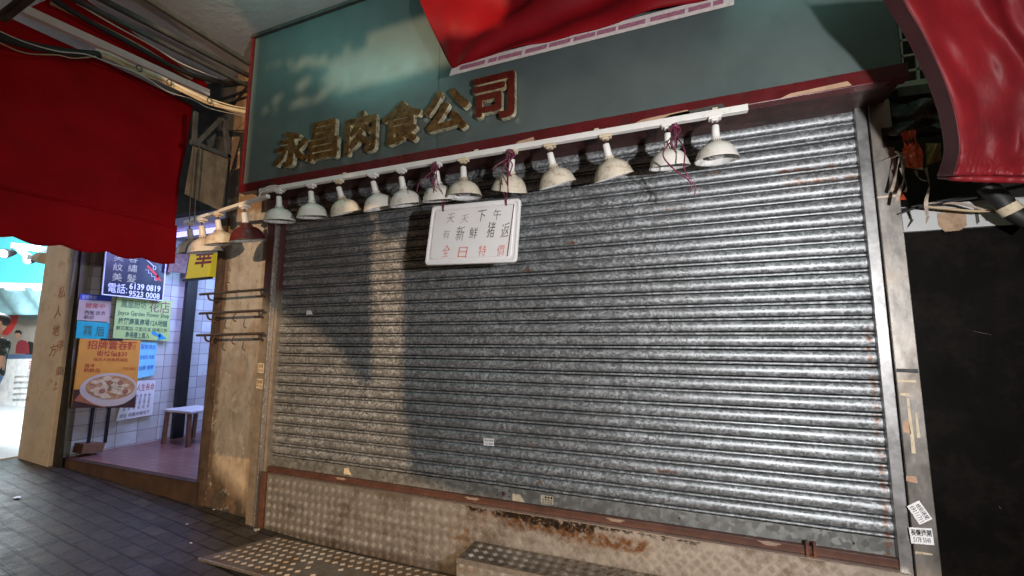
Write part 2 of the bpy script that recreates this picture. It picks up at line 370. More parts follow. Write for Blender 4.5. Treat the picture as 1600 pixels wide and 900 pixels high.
tiles('wall_tiles', .20, .14, (.50, .48, .47), (.66, .70, .68), (.30, .27, .27), .25, 'yz', True)
tiles('back_tiles', .12, .20, (.60, .62, .66), (.68, .68, .72), (.2, .18, .2), .3, 'xz')
tiles('floor_tiles', .15, .075, (.26, .12, .10), (.32, .15, .12), (.12, .07, .06), .3, 'xy')

# ------------------------------------------------------------------ mesh builder
class MB:
    def __init__(s): s.v = []; s.f = []; s.sm = []
    def add(s, vs, fs, smooth=False):
        o = len(s.v); s.v += [tuple(map(float, v)) for v in vs]; s.f += [tuple(i+o for i in f) for f in fs]; s.sm += [smooth]*len(fs); return s
    def box(s, x0, x1, y0, y1, z0, z1):
        v = [(x, y, z) for x in (x0, x1) for y in (y0, y1) for z in (z0, z1)]
        return s.add(v, [(0, 1, 3, 2), (4, 6, 7, 5), (0, 4, 5, 1), (2, 3, 7, 6), (0, 2, 6, 4), (1, 5, 7, 3)])
    def hexa(s, a, b):   # two quads a (front), b (back), same winding
        return s.add(list(a)+list(b), [(0, 1, 2, 3), (7, 6, 5, 4), (0, 4, 5, 1), (1, 5, 6, 2), (2, 6, 7, 3), (3, 7, 4, 0)])
    def bar(s, p, q_, w_, h_=None, up=(0, 0, 1)):
        p = np.array(p, float); q_ = np.array(q_, float); h_ = h_ or w_; d = q_-p; d /= np.linalg.norm(d)
        u = np.array(up, float)
        if abs(d@u) > .95: u = np.array((0, 1, 0.))
        r = np.cross(d, u); r /= np.linalg.norm(r); u = np.cross(r, d)
        c = [(-1, -1), (1, -1), (1, 1), (-1, 1)]
        return s.hexa([p+r*a*w_/2+u*b*h_/2 for a, b in c], [q_+r*a*w_/2+u*b*h_/2 for a, b in c])
    def tube(s, pts, r, n=8, caps=True):
        pts = [np.array(p, float) for p in pts]; rings = []; u = None
        for i, p in enumerate(pts):
            d = pts[min(i+1, len(pts)-1)]-pts[max(i-1, 0)]; d /= np.linalg.norm(d)+1e-12
            if u is None: u = np.array((0, 0, 1.)) if abs(d[2]) < .9 else np.array((1., 0, 0))
            u = u-d*(u@d); u /= np.linalg.norm(u); t = np.cross(d, u)
            rr = r[i] if isinstance(r, (list, tuple)) else r
            rings.append([p+rr*(u*math.cos(2*math.pi*k/n)+t*math.sin(2*math.pi*k/n)) for k in range(n)])
        vs = [v for rg in rings for v in rg]; fs = []
        for i in range(len(pts)-1):
            for k in range(n): fs.append((i*n+k, i*n+(k+1) % n, (i+1)*n+(k+1) % n, (i+1)*n+k))
        s.add(vs, fs, True)
        if caps: s.add(rings[0], [tuple(range(n))[::-1]]); s.add(rings[-1], [tuple(range(n))])
        return s
    def lathe(s, prof, n=32, c=(0, 0, 0), closed=False):
        vs = [(c[0]+r*math.cos(2*math.pi*k/n), c[1]+r*math.sin(2*math.pi*k/n), c[2]+z) for r, z in prof for k in range(n)]
        fs = []; m_ = len(prof)
        for i in range(m_-1):
            for k in range(n): fs.append((i*n+k, i*n+(k+1) % n, (i+1)*n+(k+1) % n, (i+1)*n+k))
        return s.add(vs, fs, True)
    def grid(s, fn, nu, nv, smooth=True):
        vs = [fn(i/nu, j/nv) for j in range(nv+1) for i in range(nu+1)]
        return s.add(vs, [(j*(nu+1)+i, j*(nu+1)+i+1, (j+1)*(nu+1)+i+1, (j+1)*(nu+1)+i) for j in range(nv) for i in range(nu)], smooth)
    def disc(s, fn, n=24):
        return s.add([fn(math.cos(2*math.pi*k/n), math.sin(2*math.pi*k/n)) for k in range(n)], [tuple(range(n))])
    def mapped(s, other, fn): return s.add([fn(*v) for v in other.v], other.f)
    def arr(s): return np.array(s.v)

def wpos(o):
    p = np.zeros(3)
    while o is not None: p += np.array(o.location); o = o.parent
    return p
def tag(o, label=None, cat=None, group=None, kind=None):
    if label: o['label'] = label
    if cat: o['category'] = cat
    if group: o['group'] = group
    if kind: o['kind'] = kind
    return o
def obj(name, mb, mt, parent=None, solid=0, bevel=0, pivot=None, label=None, subs=0, local=False):
    me = bpy.data.meshes.new(name)
    v = mb.arr()
    if local: org = np.zeros(3); loc = np.array(pivot if pivot is not None else (0, 0, 0), float)
    elif parent is None:
        org = np.array([(v[:, 0].min()+v[:, 0].max())/2, (v[:, 1].min()+v[:, 1].max())/2, v[:, 2].min()]); loc = org
    else: org = wpos(parent); loc = np.zeros(3)
    me.from_pydata([tuple(x) for x in (v-org)], [], mb.f)
    me.polygons.foreach_set('use_smooth', mb.sm); me.materials.append(M[mt] if isinstance(mt, str) else mt); me.update()
    o = bpy.data.objects.new(name, me); col.objects.link(o); o.location = loc; o.parent = parent
    if solid: md = o.modifiers.new('s', 'SOLIDIFY'); md.thickness = solid; md.offset = 0
    if bevel:
        md = o.modifiers.new('b', 'BEVEL'); md.width = bevel; md.segments = 2; md.limit_method = 'ANGLE'
    if subs: md = o.modifiers.new('u', 'SUBSURF'); md.levels = md.render_levels = subs
    if label: o['label'] = label
    return o
def thing(name, label, cat, loc=(0, 0, 0), group=None):
    o = bpy.data.objects.new(name, None); col.objects.link(o); o.location = loc; o.empty_display_size = .1
    return tag(o, label, cat, group)
def solo(name, mb, mt, label, cat, group=None, **k): return tag(obj(name, mb, mt, None, **k), label, cat, group)
def struct(name, mb, mt, **k): return tag(obj(name, mb, mt, None, **k), kind='structure')
def quad(a, b, c, d):  # bottom-left, bottom-right, top-right, top-left -> mapper (u, v, depth towards viewer)
    a, b, c, d = [np.array(x, float) for x in (a, b, c, d)]
    n = np.cross(b-a, d-a); n /= np.linalg.norm(n)
    return lambda u, v, t=0: (a*(1-u)+b*u)*(1-v)+(d*(1-u)+c*u)*v+n*t
_tc = {}
def text(body, offset=0, extrude=0, res=2):
    key = (body, offset, extrude, res)
    if key in _tc: return _tc[key]
    cu = bpy.data.curves.new('t', 'FONT'); cu.body = body; cu.offset = offset; cu.extrude = extrude; cu.resolution_u = res
    o = bpy.data.objects.new('t', cu); col.objects.link(o); bpy.context.view_layer.update()
    me = bpy.data.meshes.new_from_object(o.evaluated_get(bpy.context.evaluated_depsgraph_get()))
    mb = MB(); v = np.array([tuple(x.co) for x in me.vertices]); fs = [tuple(p_.vertices) for p_ in me.polygons]
    bpy.data.objects.remove(o); bpy.data.curves.remove(cu); bpy.data.meshes.remove(me)
    lo = v.min(0); hi = v.max(0)
    v[:, :2] = (v[:, :2]-lo[:2])/(hi[:2]-lo[:2])
    mb.add(v, fs); _tc[key] = mb; return mb
def put(fn, body, u0, u1, v0, v1, t=.002, offset=0, slant=0, mb=None):
    src = text(body, offset); mb = mb or MB()
    return mb.add([fn(u0+(u1-u0)*v[0]+slant*v[1]*(v1-v0), v0+(v1-v0)*v[1], t) for v in src.v], src.f)
def sheet(fn, u0=0, u1=1, v0=0, v1=1, t=0, th=.001, mb=None):
    mb = mb or MB()
    q4 = [(u0, v0), (u1, v0), (u1, v1), (u0, v1)]
    return mb.hexa([fn(*p_, t) for p_ in q4], [fn(*p_, t-th) for p_ in q4])
def spline(pts, n=8):
    pts = [np.array(p_, float) for p_ in pts]; out = []
    for i in range(len(pts)-1):
        p0 = pts[max(i-1, 0)]; p1 = pts[i]; p2 = pts[i+1]; p3 = pts[min(i+2, len(pts)-1)]
        for k in range(n):
            t = k/n; out.append(.5*((2*p1)+(-p0+p2)*t+(2*p0-5*p1+4*p2-p3)*t*t+(-p0+3*p1-3*p2+p3)*t**3))
    return out+[pts[-1]]

# ------------------------------------------------------------------ SETTING
mb = MB()
xs = [-200, -30, -8, -3.5, -2, -1, 0, .6, 3, 8, 30, 200]; ys = [-200, -20, -4, -1, 0, 1, 20, 200]
vs = [(x, y, gz(x)) for y in ys for x in xs]; n_ = len(xs)
mb.add(vs, [(j*n_+i, j*n_+i+1, (j+1)*n_+i+1, (j+1)*n_+i) for j in range(len(ys)-1) for i in range(n_-1)])
struct('pavement', mb, 'pavers')
struct('ceiling', MB().box(-3.6, 6.5, -2.9, 2.5, 3.34, 3.6), 'concrete_ceiling')
# masonry above and behind the butcher's shop
solo('shop_front_wall', MB().box(-.12, 4.0, .12, .35, -.6, 3.34), 'dark_wall', 'dark masonry wall behind the closed roller shutter', 'wall')
t = thing('concrete_pillar', 'wide stained tan concrete pillar left of the roller shutter', 'pillar', (-.43, .1, gz(-.4)))
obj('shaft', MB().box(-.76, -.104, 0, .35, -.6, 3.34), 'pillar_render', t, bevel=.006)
mb = MB().box(-.80, -.70, -.012, .02, -.55, 1.95)
obj('timber_edge', mb, 'dark_timber', t, bevel=.004)
# rods on the pillar
for k, (a, b, lab) in enumerate([((313, 460), (415, 452), 'topmost'), ((312, 490), (412, 485), 'middle'), ((308, 524), (412, 521), 'lowest')]):
    p0 = py(*a, -.12); p1 = py(*b, -.12)
    t = thing('hook_rail', lab+' of the three rusty steel hanging rails bracketed across the tan pillar', 'rail', tuple((p0+p1)/2), 'steel hanging rails on the pillar')
    obj('rod', MB().tube([p0, p1], .011, 8), 'steel_rod', t)
    for u in (.12, .93):
        c_ = p0*(1-u)+p1*u
        obj('bracket', MB().tube(spline([c_, c_+(0, .02, -.045), c_+(0, .07, -.05), c_+(0, .125, -.05)], 4), .008, 6), 'steel_rod', t)
    for u in ((.45,) if k == 0 else (.3, .6)):
        c_ = p0*(1-u)+p1*u
        obj('hook', MB().tube(spline([c_+(0, 0, .0), c_+(0, -.02, .02 if k == 0 else -.03), c_+(.005, -.03, .07 if k == 0 else -.065), c_+(.03, -.02, .075 if k == 0 else -.08)], 5), .0045, 6), 'dark_rust', t)

# ------------------------------------------------------------------ LEFT STEEL JAMB
t = thing('shutter_jamb', 'tan steel cladding and guide channel at the left end of the roller shutter', 'jamb', (-.05, -.05, -.53))
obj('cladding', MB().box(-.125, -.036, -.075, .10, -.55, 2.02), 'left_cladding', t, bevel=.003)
obj('bead', MB().box(-.034, -.018, -.085, .02, -.55, 2.02), 'bead_steel', t, bevel=.004)
obj('guide_channel', MB().box(-.016, .012, -.045, .05, -.12, 2.02), 'left_cladding', t, bevel=.002)
obj('lower_stop', MB().box(.0, .05, -.075, -.0, -.52, -.12), 'dark_rust', t, bevel=.004)
obj('bolt', MB().lathe([(0, .03), (.02, .028), (.024, 0)], 12, (.03, -.1, -.53)), 'bead_steel', t)
for i, z in enumerate((.62, .50)):
    f_ = quad((-.115, -.0755, z), (-.05, -.0755, z-.004), (-.05, -.0755, z+.07), (-.115, -.0755, z+.074))
    s_ = obj('label_sticker', sheet(f_, t=.001), 'old_paper', t)
    obj('print', put(f_, '開鎖換鎖' if i else '通渠', .08, .92, .5, .9, mb=put(f_, '9431 2260', .08, .92, .12, .42)), 'dark_rust', s_)

# ------------------------------------------------------------------ ROLLER SHUTTER
PITCH_S = .076
sh = thing('roller_shutter', 'closed galvanised steel roller shutter with spangled curved slats and rust streaks', 'roller shutter', (1.93, 0, -.1))
joint = [(-.0002, .022), (.0, -.0004), (.0025, -.0034), (.0062, -.0042), (.0098, -.0034), (.0122, -.0004), (.0124, .022)]
curve = [(.0182, .022), (.0183, -.0005)]+[(.0183+.0525*k/12, -.0005-.0125*math.sin(math.pi*(k/12))**.6) for k in range(1, 12)]+[(.0708, -.0005), (.0709, .022)]
nx = 90; W = 3.853; mb = MB()
for i in range(29):
    rnd = random.Random(i); ph = rnd.random()*6; am = rnd.uniform(.0004, .0018); jit = rnd.uniform(-.0012, .0012)
    for pr_, smooth in ((joint, False), (curve, True)):
        vs = []
        for (dz, y) in pr_:
            for j in range(nx+1):
                x = -.005+(W+.01)*j/nx
                vs.append((x, y+am*math.sin(x*2.3+ph)+.0006*math.sin(x*9+ph*3), i*PITCH_S-.0062+dz+jit+.0008*math.sin(x*1.7+ph)))
        mb.add(vs, [(r_*(nx+1)+j, r_*(nx+1)+j+1, (r_+1)*(nx+1)+j+1, (r_+1)*(nx+1)+j) for r_ in range(len(pr_)-1) for j in range(nx)], smooth)
cur = obj('slat_curtain', mb, 'slat_zinc', sh)
obj('bottom_panel', MB().box(0, W, -.004, .004, -.092, -.011), 'bottom_zinc', sh)
bar = obj('bottom_bar', MB().box(0, W, -.032, .01, -.122, -.084), 'rusty_bar', sh, bevel=.004)
for x in (.72, 1.75, 2.62, 3.35):
    obj('paint_rub', MB().disc(lambda a, b: (x+(.045+.012*math.sin(a*7+b*5))*a, -.0335, -.095+(.009+.003*math.sin(b*9+x))*b), 22), 'rub_pale', bar)
lt = MB(); lt.box(3.50, 3.513, -.05, -.030, -.135, -.055); lt.box(3.53, 3.543, -.05, -.030, -.135, -.055); lt.box(3.5, 3.543, -.052, -.036, -.135, -.12)
obj('latch', lt, 'dark_rust', sh, bevel=.002)
obj('keyhole', MB().disc(lambda a, b: (1.95+.012*a, -.0065, -.05+.012*b), 14), 'rusty_bar', sh)
for x, z in [(1.91, -.03), (1.91, -.062), (1.99, -.03), (1.99, -.062), (1.72, -.045), (2.95, -.05), (3.7, -.05)]:
    obj('rivet', MB().disc(lambda a, b: (x+.005*a, -.0062, z+.005*b), 10), 'ink_black', sh)
def sticker(x0, z0, x1, z1, mt, y, txt=None, par=sh, lab=None, cut=0, ink='ink_black'):
    f_ = quad((x0, y, z0), (x1, y, z0), (x1-cut, y, z1), (x0, y, z1))
    s_ = obj('sticker', sheet(f_, th=.0012), mt, par, label=lab)
    if txt:
        mb_ = MB()
        for (b, u0, u1, v0, v1) in txt: put(f_, b, u0, u1, v0, v1, mb=mb_, t=.001)
        obj('print', mb_, ink, s_)
    return s_
sticker(1.82, .225, 1.89, .268, 'paper_white', -.0165, [('專修捲閘', .08, .92, .52, .9), ('9123 8040', .08, .92, .1, .42)], lab='small white printed sticker')
sticker(2.19, -.073, 2.265, -.028, 'old_paper', -.0065, [('●●●', .3, .95, .68, .95), ('專業開鎖', .08, .92, .36, .62), ('電話修理', .08, .92, .06, .3)], lab='yellowed printed sticker')
sticker(2.01, -.082, 2.09, -.042, 'old_paper', -.0065, lab='torn yellowed sticker', cut=.03)
sticker(.725, -.07, .79, -.028, 'old_paper', -.0065, lab='torn cream sticker', cut=.025)
sticker(.29, 1.07, .355, 1.10, 'paper_white', -.017, lab='scrap of white paper', cut=.018)

# ------------------------------------------------------------------ RIGHT COLUMN
t = thing('steel_column', 'scuffed stainless steel column with stickers at the right end of the shutter', 'column', (3.92, -.05, -.6))
obj('guide_channel', MB().box(3.853, 3.9, -.04, .06, -.62, 2.045), 'guide_steel', t, bevel=.003)
obj('cladding', MB().box(3.904, 3.99, -.055, .10, -.62, 2.045), 'stainless', t, bevel=.003)
obj('joint_strip', MB().box(3.903, 3.991, -.057, -.02, 1.555, 1.562), 'yellowed_plastic', t)
obj('tape_patch', MB().box(3.945, 3.9915, -.0575, -.03, 1.80, 1.90), 'black_plastic', t, label='black tape patch')
rng = random.Random(3)
for x0, x1, z0, z1, mt in [(3.905, 3.986, .735, .75, 'ink_black'), (3.905, 3.975, .69, .70, 'old_paper'), (3.91, 3.945, .63, .642, 'old_paper'), (3.93, 3.945, .38, .62, 'old_paper'),
                           (3.955, 3.967, .45, .56, 'old_paper'), (3.908, 3.935, .47, .52, 'bare_wood'), (3.90, 3.94, .26, .283, 'bare_wood'), (3.905, 3.965, -.04, -.03, 'old_paper')]:
    f_ = quad((x0, -.0565, z0), (x1, -.0565, z0+rng.uniform(-.006, .006)), (x1-.004, -.0565, z1), (x0+.002, -.0565, z1))
    obj('tape_residue', sheet(f_, th=.001), mt, t)
f_ = quad(py(1441, 821, -.0575), py(1453, 804, -.0575), py(1434, 784, -.0575), py(1418, 790, -.0575))
f_ = quad(py(1437, 820, -.0575), py(1457, 811, -.0575), py(1436, 782, -.0575), py(1417, 791, -.0575))
g_ = lambda u, v, tt=0: f_(1-v, u, tt) if False else f_(v, 1-u, tt)
s_ = obj('sticker', sheet(f_, th=.0012), 'paper_white', t, label='white sticker stuck on at a slant')
obj('print', put(g_, '維新捲閘', .1, .9, .55, .9, mb=put(g_, '69111711', .08, .92, .12, .46, t=.001), t=.001), 'ink_black', s_)
f_ = quad(py(1424, 849, -.0575), py(1460, 852, -.0575), py(1456, 826, -.0575), py(1420, 824, -.0575))
s_ = obj('sticker', sheet(f_, th=.0012), 'paper_white', t, label='white sticker stuck on straight')
obj('print', put(f_, '長榮捲閘', .05, .95, .5, .92, offset=.02, mb=put(f_, '5178 5040', .12, .88, .12, .42, t=.001), t=.001), 'ink_black', s_)

# ------------------------------------------------------------------ TREAD PLATES
def treads(mb, fn, w_, h_, P=.060, ht=.0032, skip=None):
    s = P/math.sqrt(2); r = 1/math.sqrt(2); L_ = s*.33; wd = s*.036
    for a in range(-60, 120):
        for b in range(-60, 120):
            cu = (a+b)*P/2; cv = (a-b)*P/2
            if not (.012 < cu < w_-.012 and .012 < cv < h_-.012): continue
            if skip and skip(cu, cv): continue
            d = (r, r) if (a+b) % 2 == 0 else (r, -r); e = (-d[1], d[0])
            for k in range(-2, 3):
                ll = L_
                ox = cu+e[0]*k*s*.145; oy = cv+e[1]*k*s*.145
                P4 = [(ox+d[0]*i+e[0]*j, oy+d[1]*i+e[1]*j) for i, j in ((-ll, 0), (-ll*.9, -wd), (ll*.9, -wd), (ll, 0), (ll*.9, wd), (-ll*.9, wd))]
                if any(not (0 < p_[0] < w_ and 0 < p_[1] < h_) for p_ in P4): continue
                tp = [(ox-d[0]*ll*.85, oy-d[1]*ll*.85), (ox+d[0]*ll*.85, oy+d[1]*ll*.85)]
                mb.add([fn(*p_, 0) for p_ in P4]+[fn(*p_, ht) for p_ in tp], [(0, 1, 6), (1, 2, 7, 6), (2, 3, 7), (3, 4, 7), (4, 5, 6, 7), (5, 0, 6)])
pl = thing('tread_plate_plinth', 'upright tan diamond tread plate facing below the roller shutter', 'plinth', (1.95, -.05, -.55))
mb = MB().box(.055, W+.03, -.060, .11, -.62, -.128)
treads(mb, lambda u, v, t: (.055+u, -.060-t, -.56+v), W-.03, .43)
obj('facing', mb, 'tread_plinth', pl)
obj('top_lip', MB().box(.055, W+.03, -.064, .11, -.127, -.1235), 'bead_steel', pl)
# rendered step in the middle
x0, x1, zt = 1.795, 3.35, -.32
st = thing('tread_plate_step', 'raised worn diamond plate step standing in front of the plinth', 'step', (2.5, -.2, -.55))
mb = MB(); mb.hexa([(x0, -.298, zt), (x1, -.298, zt), (x1, -.068, zt), (x0, -.068, zt)], [(x0, -.298, zt-.006), (x1, -.298, zt-.006), (x1, -.068, zt-.006), (x0, -.068, zt-.006)])
treads(mb, lambda u, v, t: (x0+u, -.298+v, zt+t), x1-x0, .23)
obj('tread', mb, 'tread_step', st)
mb = MB().box(x0, x1, -.296, -.068, -.60, zt-.008)
treads(mb, lambda u, v, t: (x0+u, -.296-t, -.56+v), x1-x0, .225)
obj('riser', mb, 'tread_plinth', st)
obj('nosing', MB().box(x0, x1, -.302, -.296, zt-.02, zt+.003), 'bead_steel', st)
# sloping floor plate
A = np.array([.30, -.085, -.512]); B = np.array([4.2, -.085, -.512]); Cc = np.array([4.2, -.575, -.555]); D = np.array([.118, -.575, -.50])
A = pz(430, 838, -.505); D = pz(312, 872, -.505)
ev = np.array([1, 0, -.0]); 
Lw = np.linalg.norm(A-D)
dv = (A-D)/Lw; nrm = np.array([0, 0, 1.])
mb = MB(); qd = [D, D+ev*4.2, A+ev*4.0, A]
mb.hexa(qd, [p_-nrm*.012 for p_ in qd])
treads(mb, lambda u, v, t: tuple(D+ev*u+dv*v+nrm*t*.5), 4.0, Lw*.99, skip=lambda u, v: (u > .55 and .02 < v < Lw*.62 and random.random() < min(1, (u-.5)*2.2)))
fl = thing('tread_plate_ramp', 'flat dirty diamond tread plate lying on the pavement before the plinth', 'floor plate', (2, -.3, -.52))
obj('plate', mb, 'tread_floor', fl)
obj('nosing', MB().bar(D+(-.004, -.004, -.004), D+ev*4.2+(-.004, -.004, -.004), .008, .014), 'bead_steel', fl)

# ------------------------------------------------------------------ SIGNBOARD
sg = thing('shop_signboard', 'long teal signboard with bronze characters and a dark red frame above the shutter', 'signboard', (1.9, -.3, 2.02))
obj('panel', MB().box(-.14, 3.95, -.30, -.27, 2.03, 3.335), 'teal_panel', sg)
fr = obj('frame', MB().box(-.15, 3.965, -.318, -.262, 2.005, 2.075).box(-.165, -.141, -.318, -.262, 2.005, 3.338), 'red_trim', sg, bevel=.003)
obj('top_edge', MB().box(-.165, 3.96, -.325, -.262, 3.312, 3.338), 'old_beam', sg)
obj('soffit', MB().box(-.15, 3.965, -.262, .115, 2.03, 2.045), 'maroon_soffit', sg)
obj('panel_seam', MB().box(1.60, 1.603, -.3012, -.29, 2.08, 3.3), 'old_beam', sg)
obj('return_panel', MB().box(3.951, 3.97, -.262, .115, 2.046, 3.335), 'maroon_soffit', sg)
rng = random.Random(11)
for x, w_, mt in [(2.95, .28, 'bare_wood'), (3.62, .28, 'bare_wood'), (2.2, .12, 'bare_wood'), (3.1, .3, 'old_beam')]:
    f_ = quad((x-w_/2, -.3195, 2.008), (x+w_/2, -.3195, 2.012), (x+w_/2*.9, -.3195, 2.035), (x-w_/2*.7, -.3195, 2.024))
    obj('chipped_patch', sheet(f_, th=.001), mt, fr)
for ch, b in zip('永昌肉食公司', [(428, 203, 482, 262), (482, 187, 527, 252), (539, 172, 587, 242), (596, 156, 658, 227), (661, 138, 733, 209), (738, 115, 804, 190)]):
    cx = (b[0]+b[2])/2
    zlo = py(cx, b[3]-3, -.35)[2]; zhi = py(cx, b[1]+1, -.35)[2]; xa = py(b[0], (b[1]+b[3])/2, -.35)[0]; xb = py(b[2], (b[1]+b[3])/2, -.35)[0]
    src = text(ch, 0, .5, 2); mbf = MB(); mbs = MB(); bw, bh = (xb-xa), (zhi-zlo); rs = .036
    for q_ in range(9):
        ox, oz = (0, 0) if q_ == 8 else (math.cos(q_*math.pi/4)*rs, math.sin(q_*math.pi/4)*rs)
        V = [(xa+bw*(rs+(1-2*rs)*v[0]+ox), -.330-.034*v[2]-.0001*q_, zlo+bh*(rs+(1-2*rs)*v[1]+oz)) for v in src.v]
        front = []; side = []
        for f in src.f: (front if min(src.v[i_][2] for i_ in f) > .49 else side).append(f)
        mbf.add(V, front); mbs.add(V, side)
    L = obj('letter', mbf, 'bronze_face' if ch != '司' else 'maroon_face', sg, label='bronze character '+ch)
    obj('letter_side', mbs, 'brass_edge', L)

# ------------------------------------------------------------------ LAMP TRACKS AND LAMPS
RY, RZ = -.35, 1.972
t = thing('lamp_track', 'long white lamp track under the signboard carrying twelve heat lamps', 'lamp track', (1.75, RY, RZ))
obj('rail', MB().box(.12, 3.34, RY-.017, RY+.017, RZ-.016, RZ+.016), 'white_plastic', t, bevel=.003)
obj('conduit', MB().box(.14, 3.25, RY+.02, RY+.034, RZ+.012, RZ+.028), 'white_plastic', t)
for x in (.9, 1.9, 2.62, 3.2): obj('hanger', MB().box(x-.012, x+.012, RY+.004, RY+.075, RZ+.015, RZ+.035), 'yellowed_plastic', t)
def make_lamp(shade='white_enamel', yel=False):
    t = thing('heat_lamp', 'x', 'heat lamp', (0, 0, 0), 'enamel shade lamps on the white tracks')
    obj('clip', MB().box(-.036, .036, -.024, .024, -.036, -.016).box(-.02, .02, -.018, .018, -.048, -.036), 'yellowed_plastic' if yel else 'white_plastic', t, bevel=.004, local=True)
    obj('stem', MB().tube([(0, 0, -.045), (0, 0, -.078)], .0055, 8), 'dark_rust', t, local=True)
    piv = (0, 0, -.072)
    obj('socket', MB().lathe([(0, .0), (.017, 0), (.021, -.006), (.0225, -.05), (.024, -.085), (.026, -.088)], 20), 'white_plastic', t, pivot=piv, local=True)
    o_ = [(.026, -.078), (.034, -.088), (.036, -.100), (.042, -.106), (.062, -.114), (.082, -.128), (.100, -.150), (.112, -.178), (.118, -.198), (.123, -.206), (.124, -.212)]
    i_ = [(.121, -.212), (.115, -.197), (.108, -.176), (.096, -.152), (.078, -.132), (.058, -.119), (.03, -.112)]
    s_ = obj('shade', MB().lathe(o_, 40), shade, t, pivot=piv, local=True)
    obj('lining', MB().lathe([(.124, -.212)]+i_+[(0, -.11)], 40), 'enamel_inside', s_, local=True)
    obj('bulb', MB().lathe([(0, -.115), (.022, -.12), (.032, -.150), (.045, -.178), (.042, -.194), (0, -.201)], 20), 'bulb_glass', s_, local=True)
    vm = MB()
    for k in range(22):
        a = 2*math.pi*k/22; c_, s2 = math.cos(a), math.sin(a)
        vm.bar((.0365*c_, .0365*s2, -.092), (.043*c_, .043*s2, -.104), .0025, .0025)
    obj('vent_ring', vm, 'dark_rust', s_, local=True)
    return t
def copy_tree(o, parent=None):
    c = o.copy(); col.objects.link(c); c.parent = parent
    for ch in list(o.children): copy_tree(ch, c)
    return c
def find(t, n): return [c for c in t.children if c.name.split('.')[0] == n]
proto = {('w'): make_lamp(), ('s'): make_lamp('stained_enamel', True), ('m'): make_lamp('maroon_enamel')}
used = set()
def place_lamp(kind, loc, tx, ty, label, scale=1, rz=0, drop=0):
    o = proto[kind] if kind not in used else copy_tree(proto[kind]); used.add(kind)
    o.location = loc; o['label'] = label; o.rotation_euler = (0, 0, rz)
    for nme in ('socket', 'shade'):
        for c in find(o, nme): c.rotation_euler = (math.radians(tx if tx > 10 else tx+7), math.radians(ty), 0)
    o.scale = (scale,)*3
    return o
lamps = [ # px x, kind, tilt about x (bottom towards wall +), tilt about y, label
 (436, 'w', 0, 0, 'white domed heat lamp at the far left end of the long track, open rim showing'),
 (486, 'w', 3, 0, 'white domed heat lamp second from the left on the long track'),
 (529, 's', 22, -6, 'cream domed heat lamp third from the left on the long track, turned to the shutter'),
 (583, 'w', 18, -7, 'white domed heat lamp fourth from the left on the long track'),
 (627, 'w', 16, -4, 'white domed heat lamp fifth from the left on the long track'),
 (682, 'w', 8, 0, 'white heat lamp with thin dark strings looped over it, above the sign tray corner'),
 (724, 's', 0, 0, 'grimy cream heat lamp just right of the string-hung lamp, above the white tray'),
 (800, 's', 20, 14, 'stained cream heat lamp bound with purple twine above the white tray right corner'),
 (859, 's', 20, -9, 'stained cream heat lamp first to the right of the white sign tray'),
 (946, 's', 20, -10, 'brown-freckled heat lamp tilted to the right, third from the right end'),
 (1043, 'w', 6, 0, 'clean white heat lamp with dangling purple twine, second from the right end'),
 (1117, 'w', 0, 0, 'clean white heat lamp at the right end of the track with its bulb showing')]
for (x, kind, tx, ty, lab) in lamps:
    X = py(x, 300-(x-410)*.172+8, RY)[0]
    place_lamp(kind, (X, RY, RZ), tx, ty, lab, scale=.86 if x < 1000 else .81)
# second, short track going back over the pillar
e0 = np.array([.20, -.35, 1.925]); e1 = np.array([-1.13, -.10, 1.925])
t = thing('lamp_track', 'short white lamp track over the pillar beside the red awning', 'lamp track', tuple((e0+e1)/2))
obj('rail', MB().bar(e0, e1, .03, .026), 'white_plastic', t)
obj('lead', MB().tube(spline([e0+(-.07, -.02, 0), e0+(.0, -.03, .05), e0+(.1, -.02, .06), e0+(.17, 0, .02)], 6), .006, 6), 'cable_white', t)
obj('lead', MB().tube(spline([e0+(-.07, -.03, 0), e0+(-.06, -.03, .06), e0+(.06, -.03, .08), e0+(.1, 0, .05)], 6), .005, 6), 'black_rubber', t)
for u, kind, s_, lab in [(.93, 'w', 1.0, 'white lamp furthest left on the short track, nearest the red awning'), (.76, 'w', 1.08, 'white lamp second from the awning on the short track'),
                         (.55, 's', .95, 'rust-stained lamp between the white and the dark red lamps on the short track'), (.24, 'm', 1.02, 'dark red lamp shade hanging from the short track over the pillar')]:
    place_lamp(kind, tuple(e0*(1-u)+e1*u), 4, -3, lab, scale=s_)

# ------------------------------------------------------------------ WHITE TRAY SIGN AND TWINE
bl, br, tr, tl = py(663, 414, -.37), py(806, 409, -.37), py(813, 309, -.35), py(675, 322, -.35)
f_ = quad(bl, br, tr, tl)
t = thing('hanging_tray_sign', 'white foam tray lid with handwritten black and red notice hanging from the lamps', 'notice', tuple((bl+br)/2))
def rr(u0, u1, v0, v1, r, tt, n=5, asp=.63):
    out = []
    for cx, cy, a0 in ((u1-r*asp, v1-r, 0), (u0+r*asp, v1-r, 90), (u0+r*asp, v0+r, 180), (u1-r*asp, v0+r, 270)):
        for k in range(n+1):
            a = math.radians(a0+90*k/n); out.append(f_(cx+r*asp*math.cos(a), cy+r*math.sin(a), tt))
    return out
mb = MB(); lv = [(0, 1, 0, 1, .06, -.022), (0, 1, 0, 1, .06, -.004), (.006, .994, .01, .99, .06, .0), (.022, .978, .035, .965, .06, .0), (.03, .97, .05, .95, .05, -.004), (.05, .95, .085, .915, .05, -.004), (.058, .942, .1, .9, .04, .0015)]
rings = [rr(*l_) for l_ in lv]; k_ = len(rings[0])
mb.add([v for r_ in rings for v in r_], [(i*k_+j, i*k_+(j+1) % k_, (i+1)*k_+(j+1) % k_, (i+1)*k_+j) for i in range(len(rings)-1) for j in range(k_)])
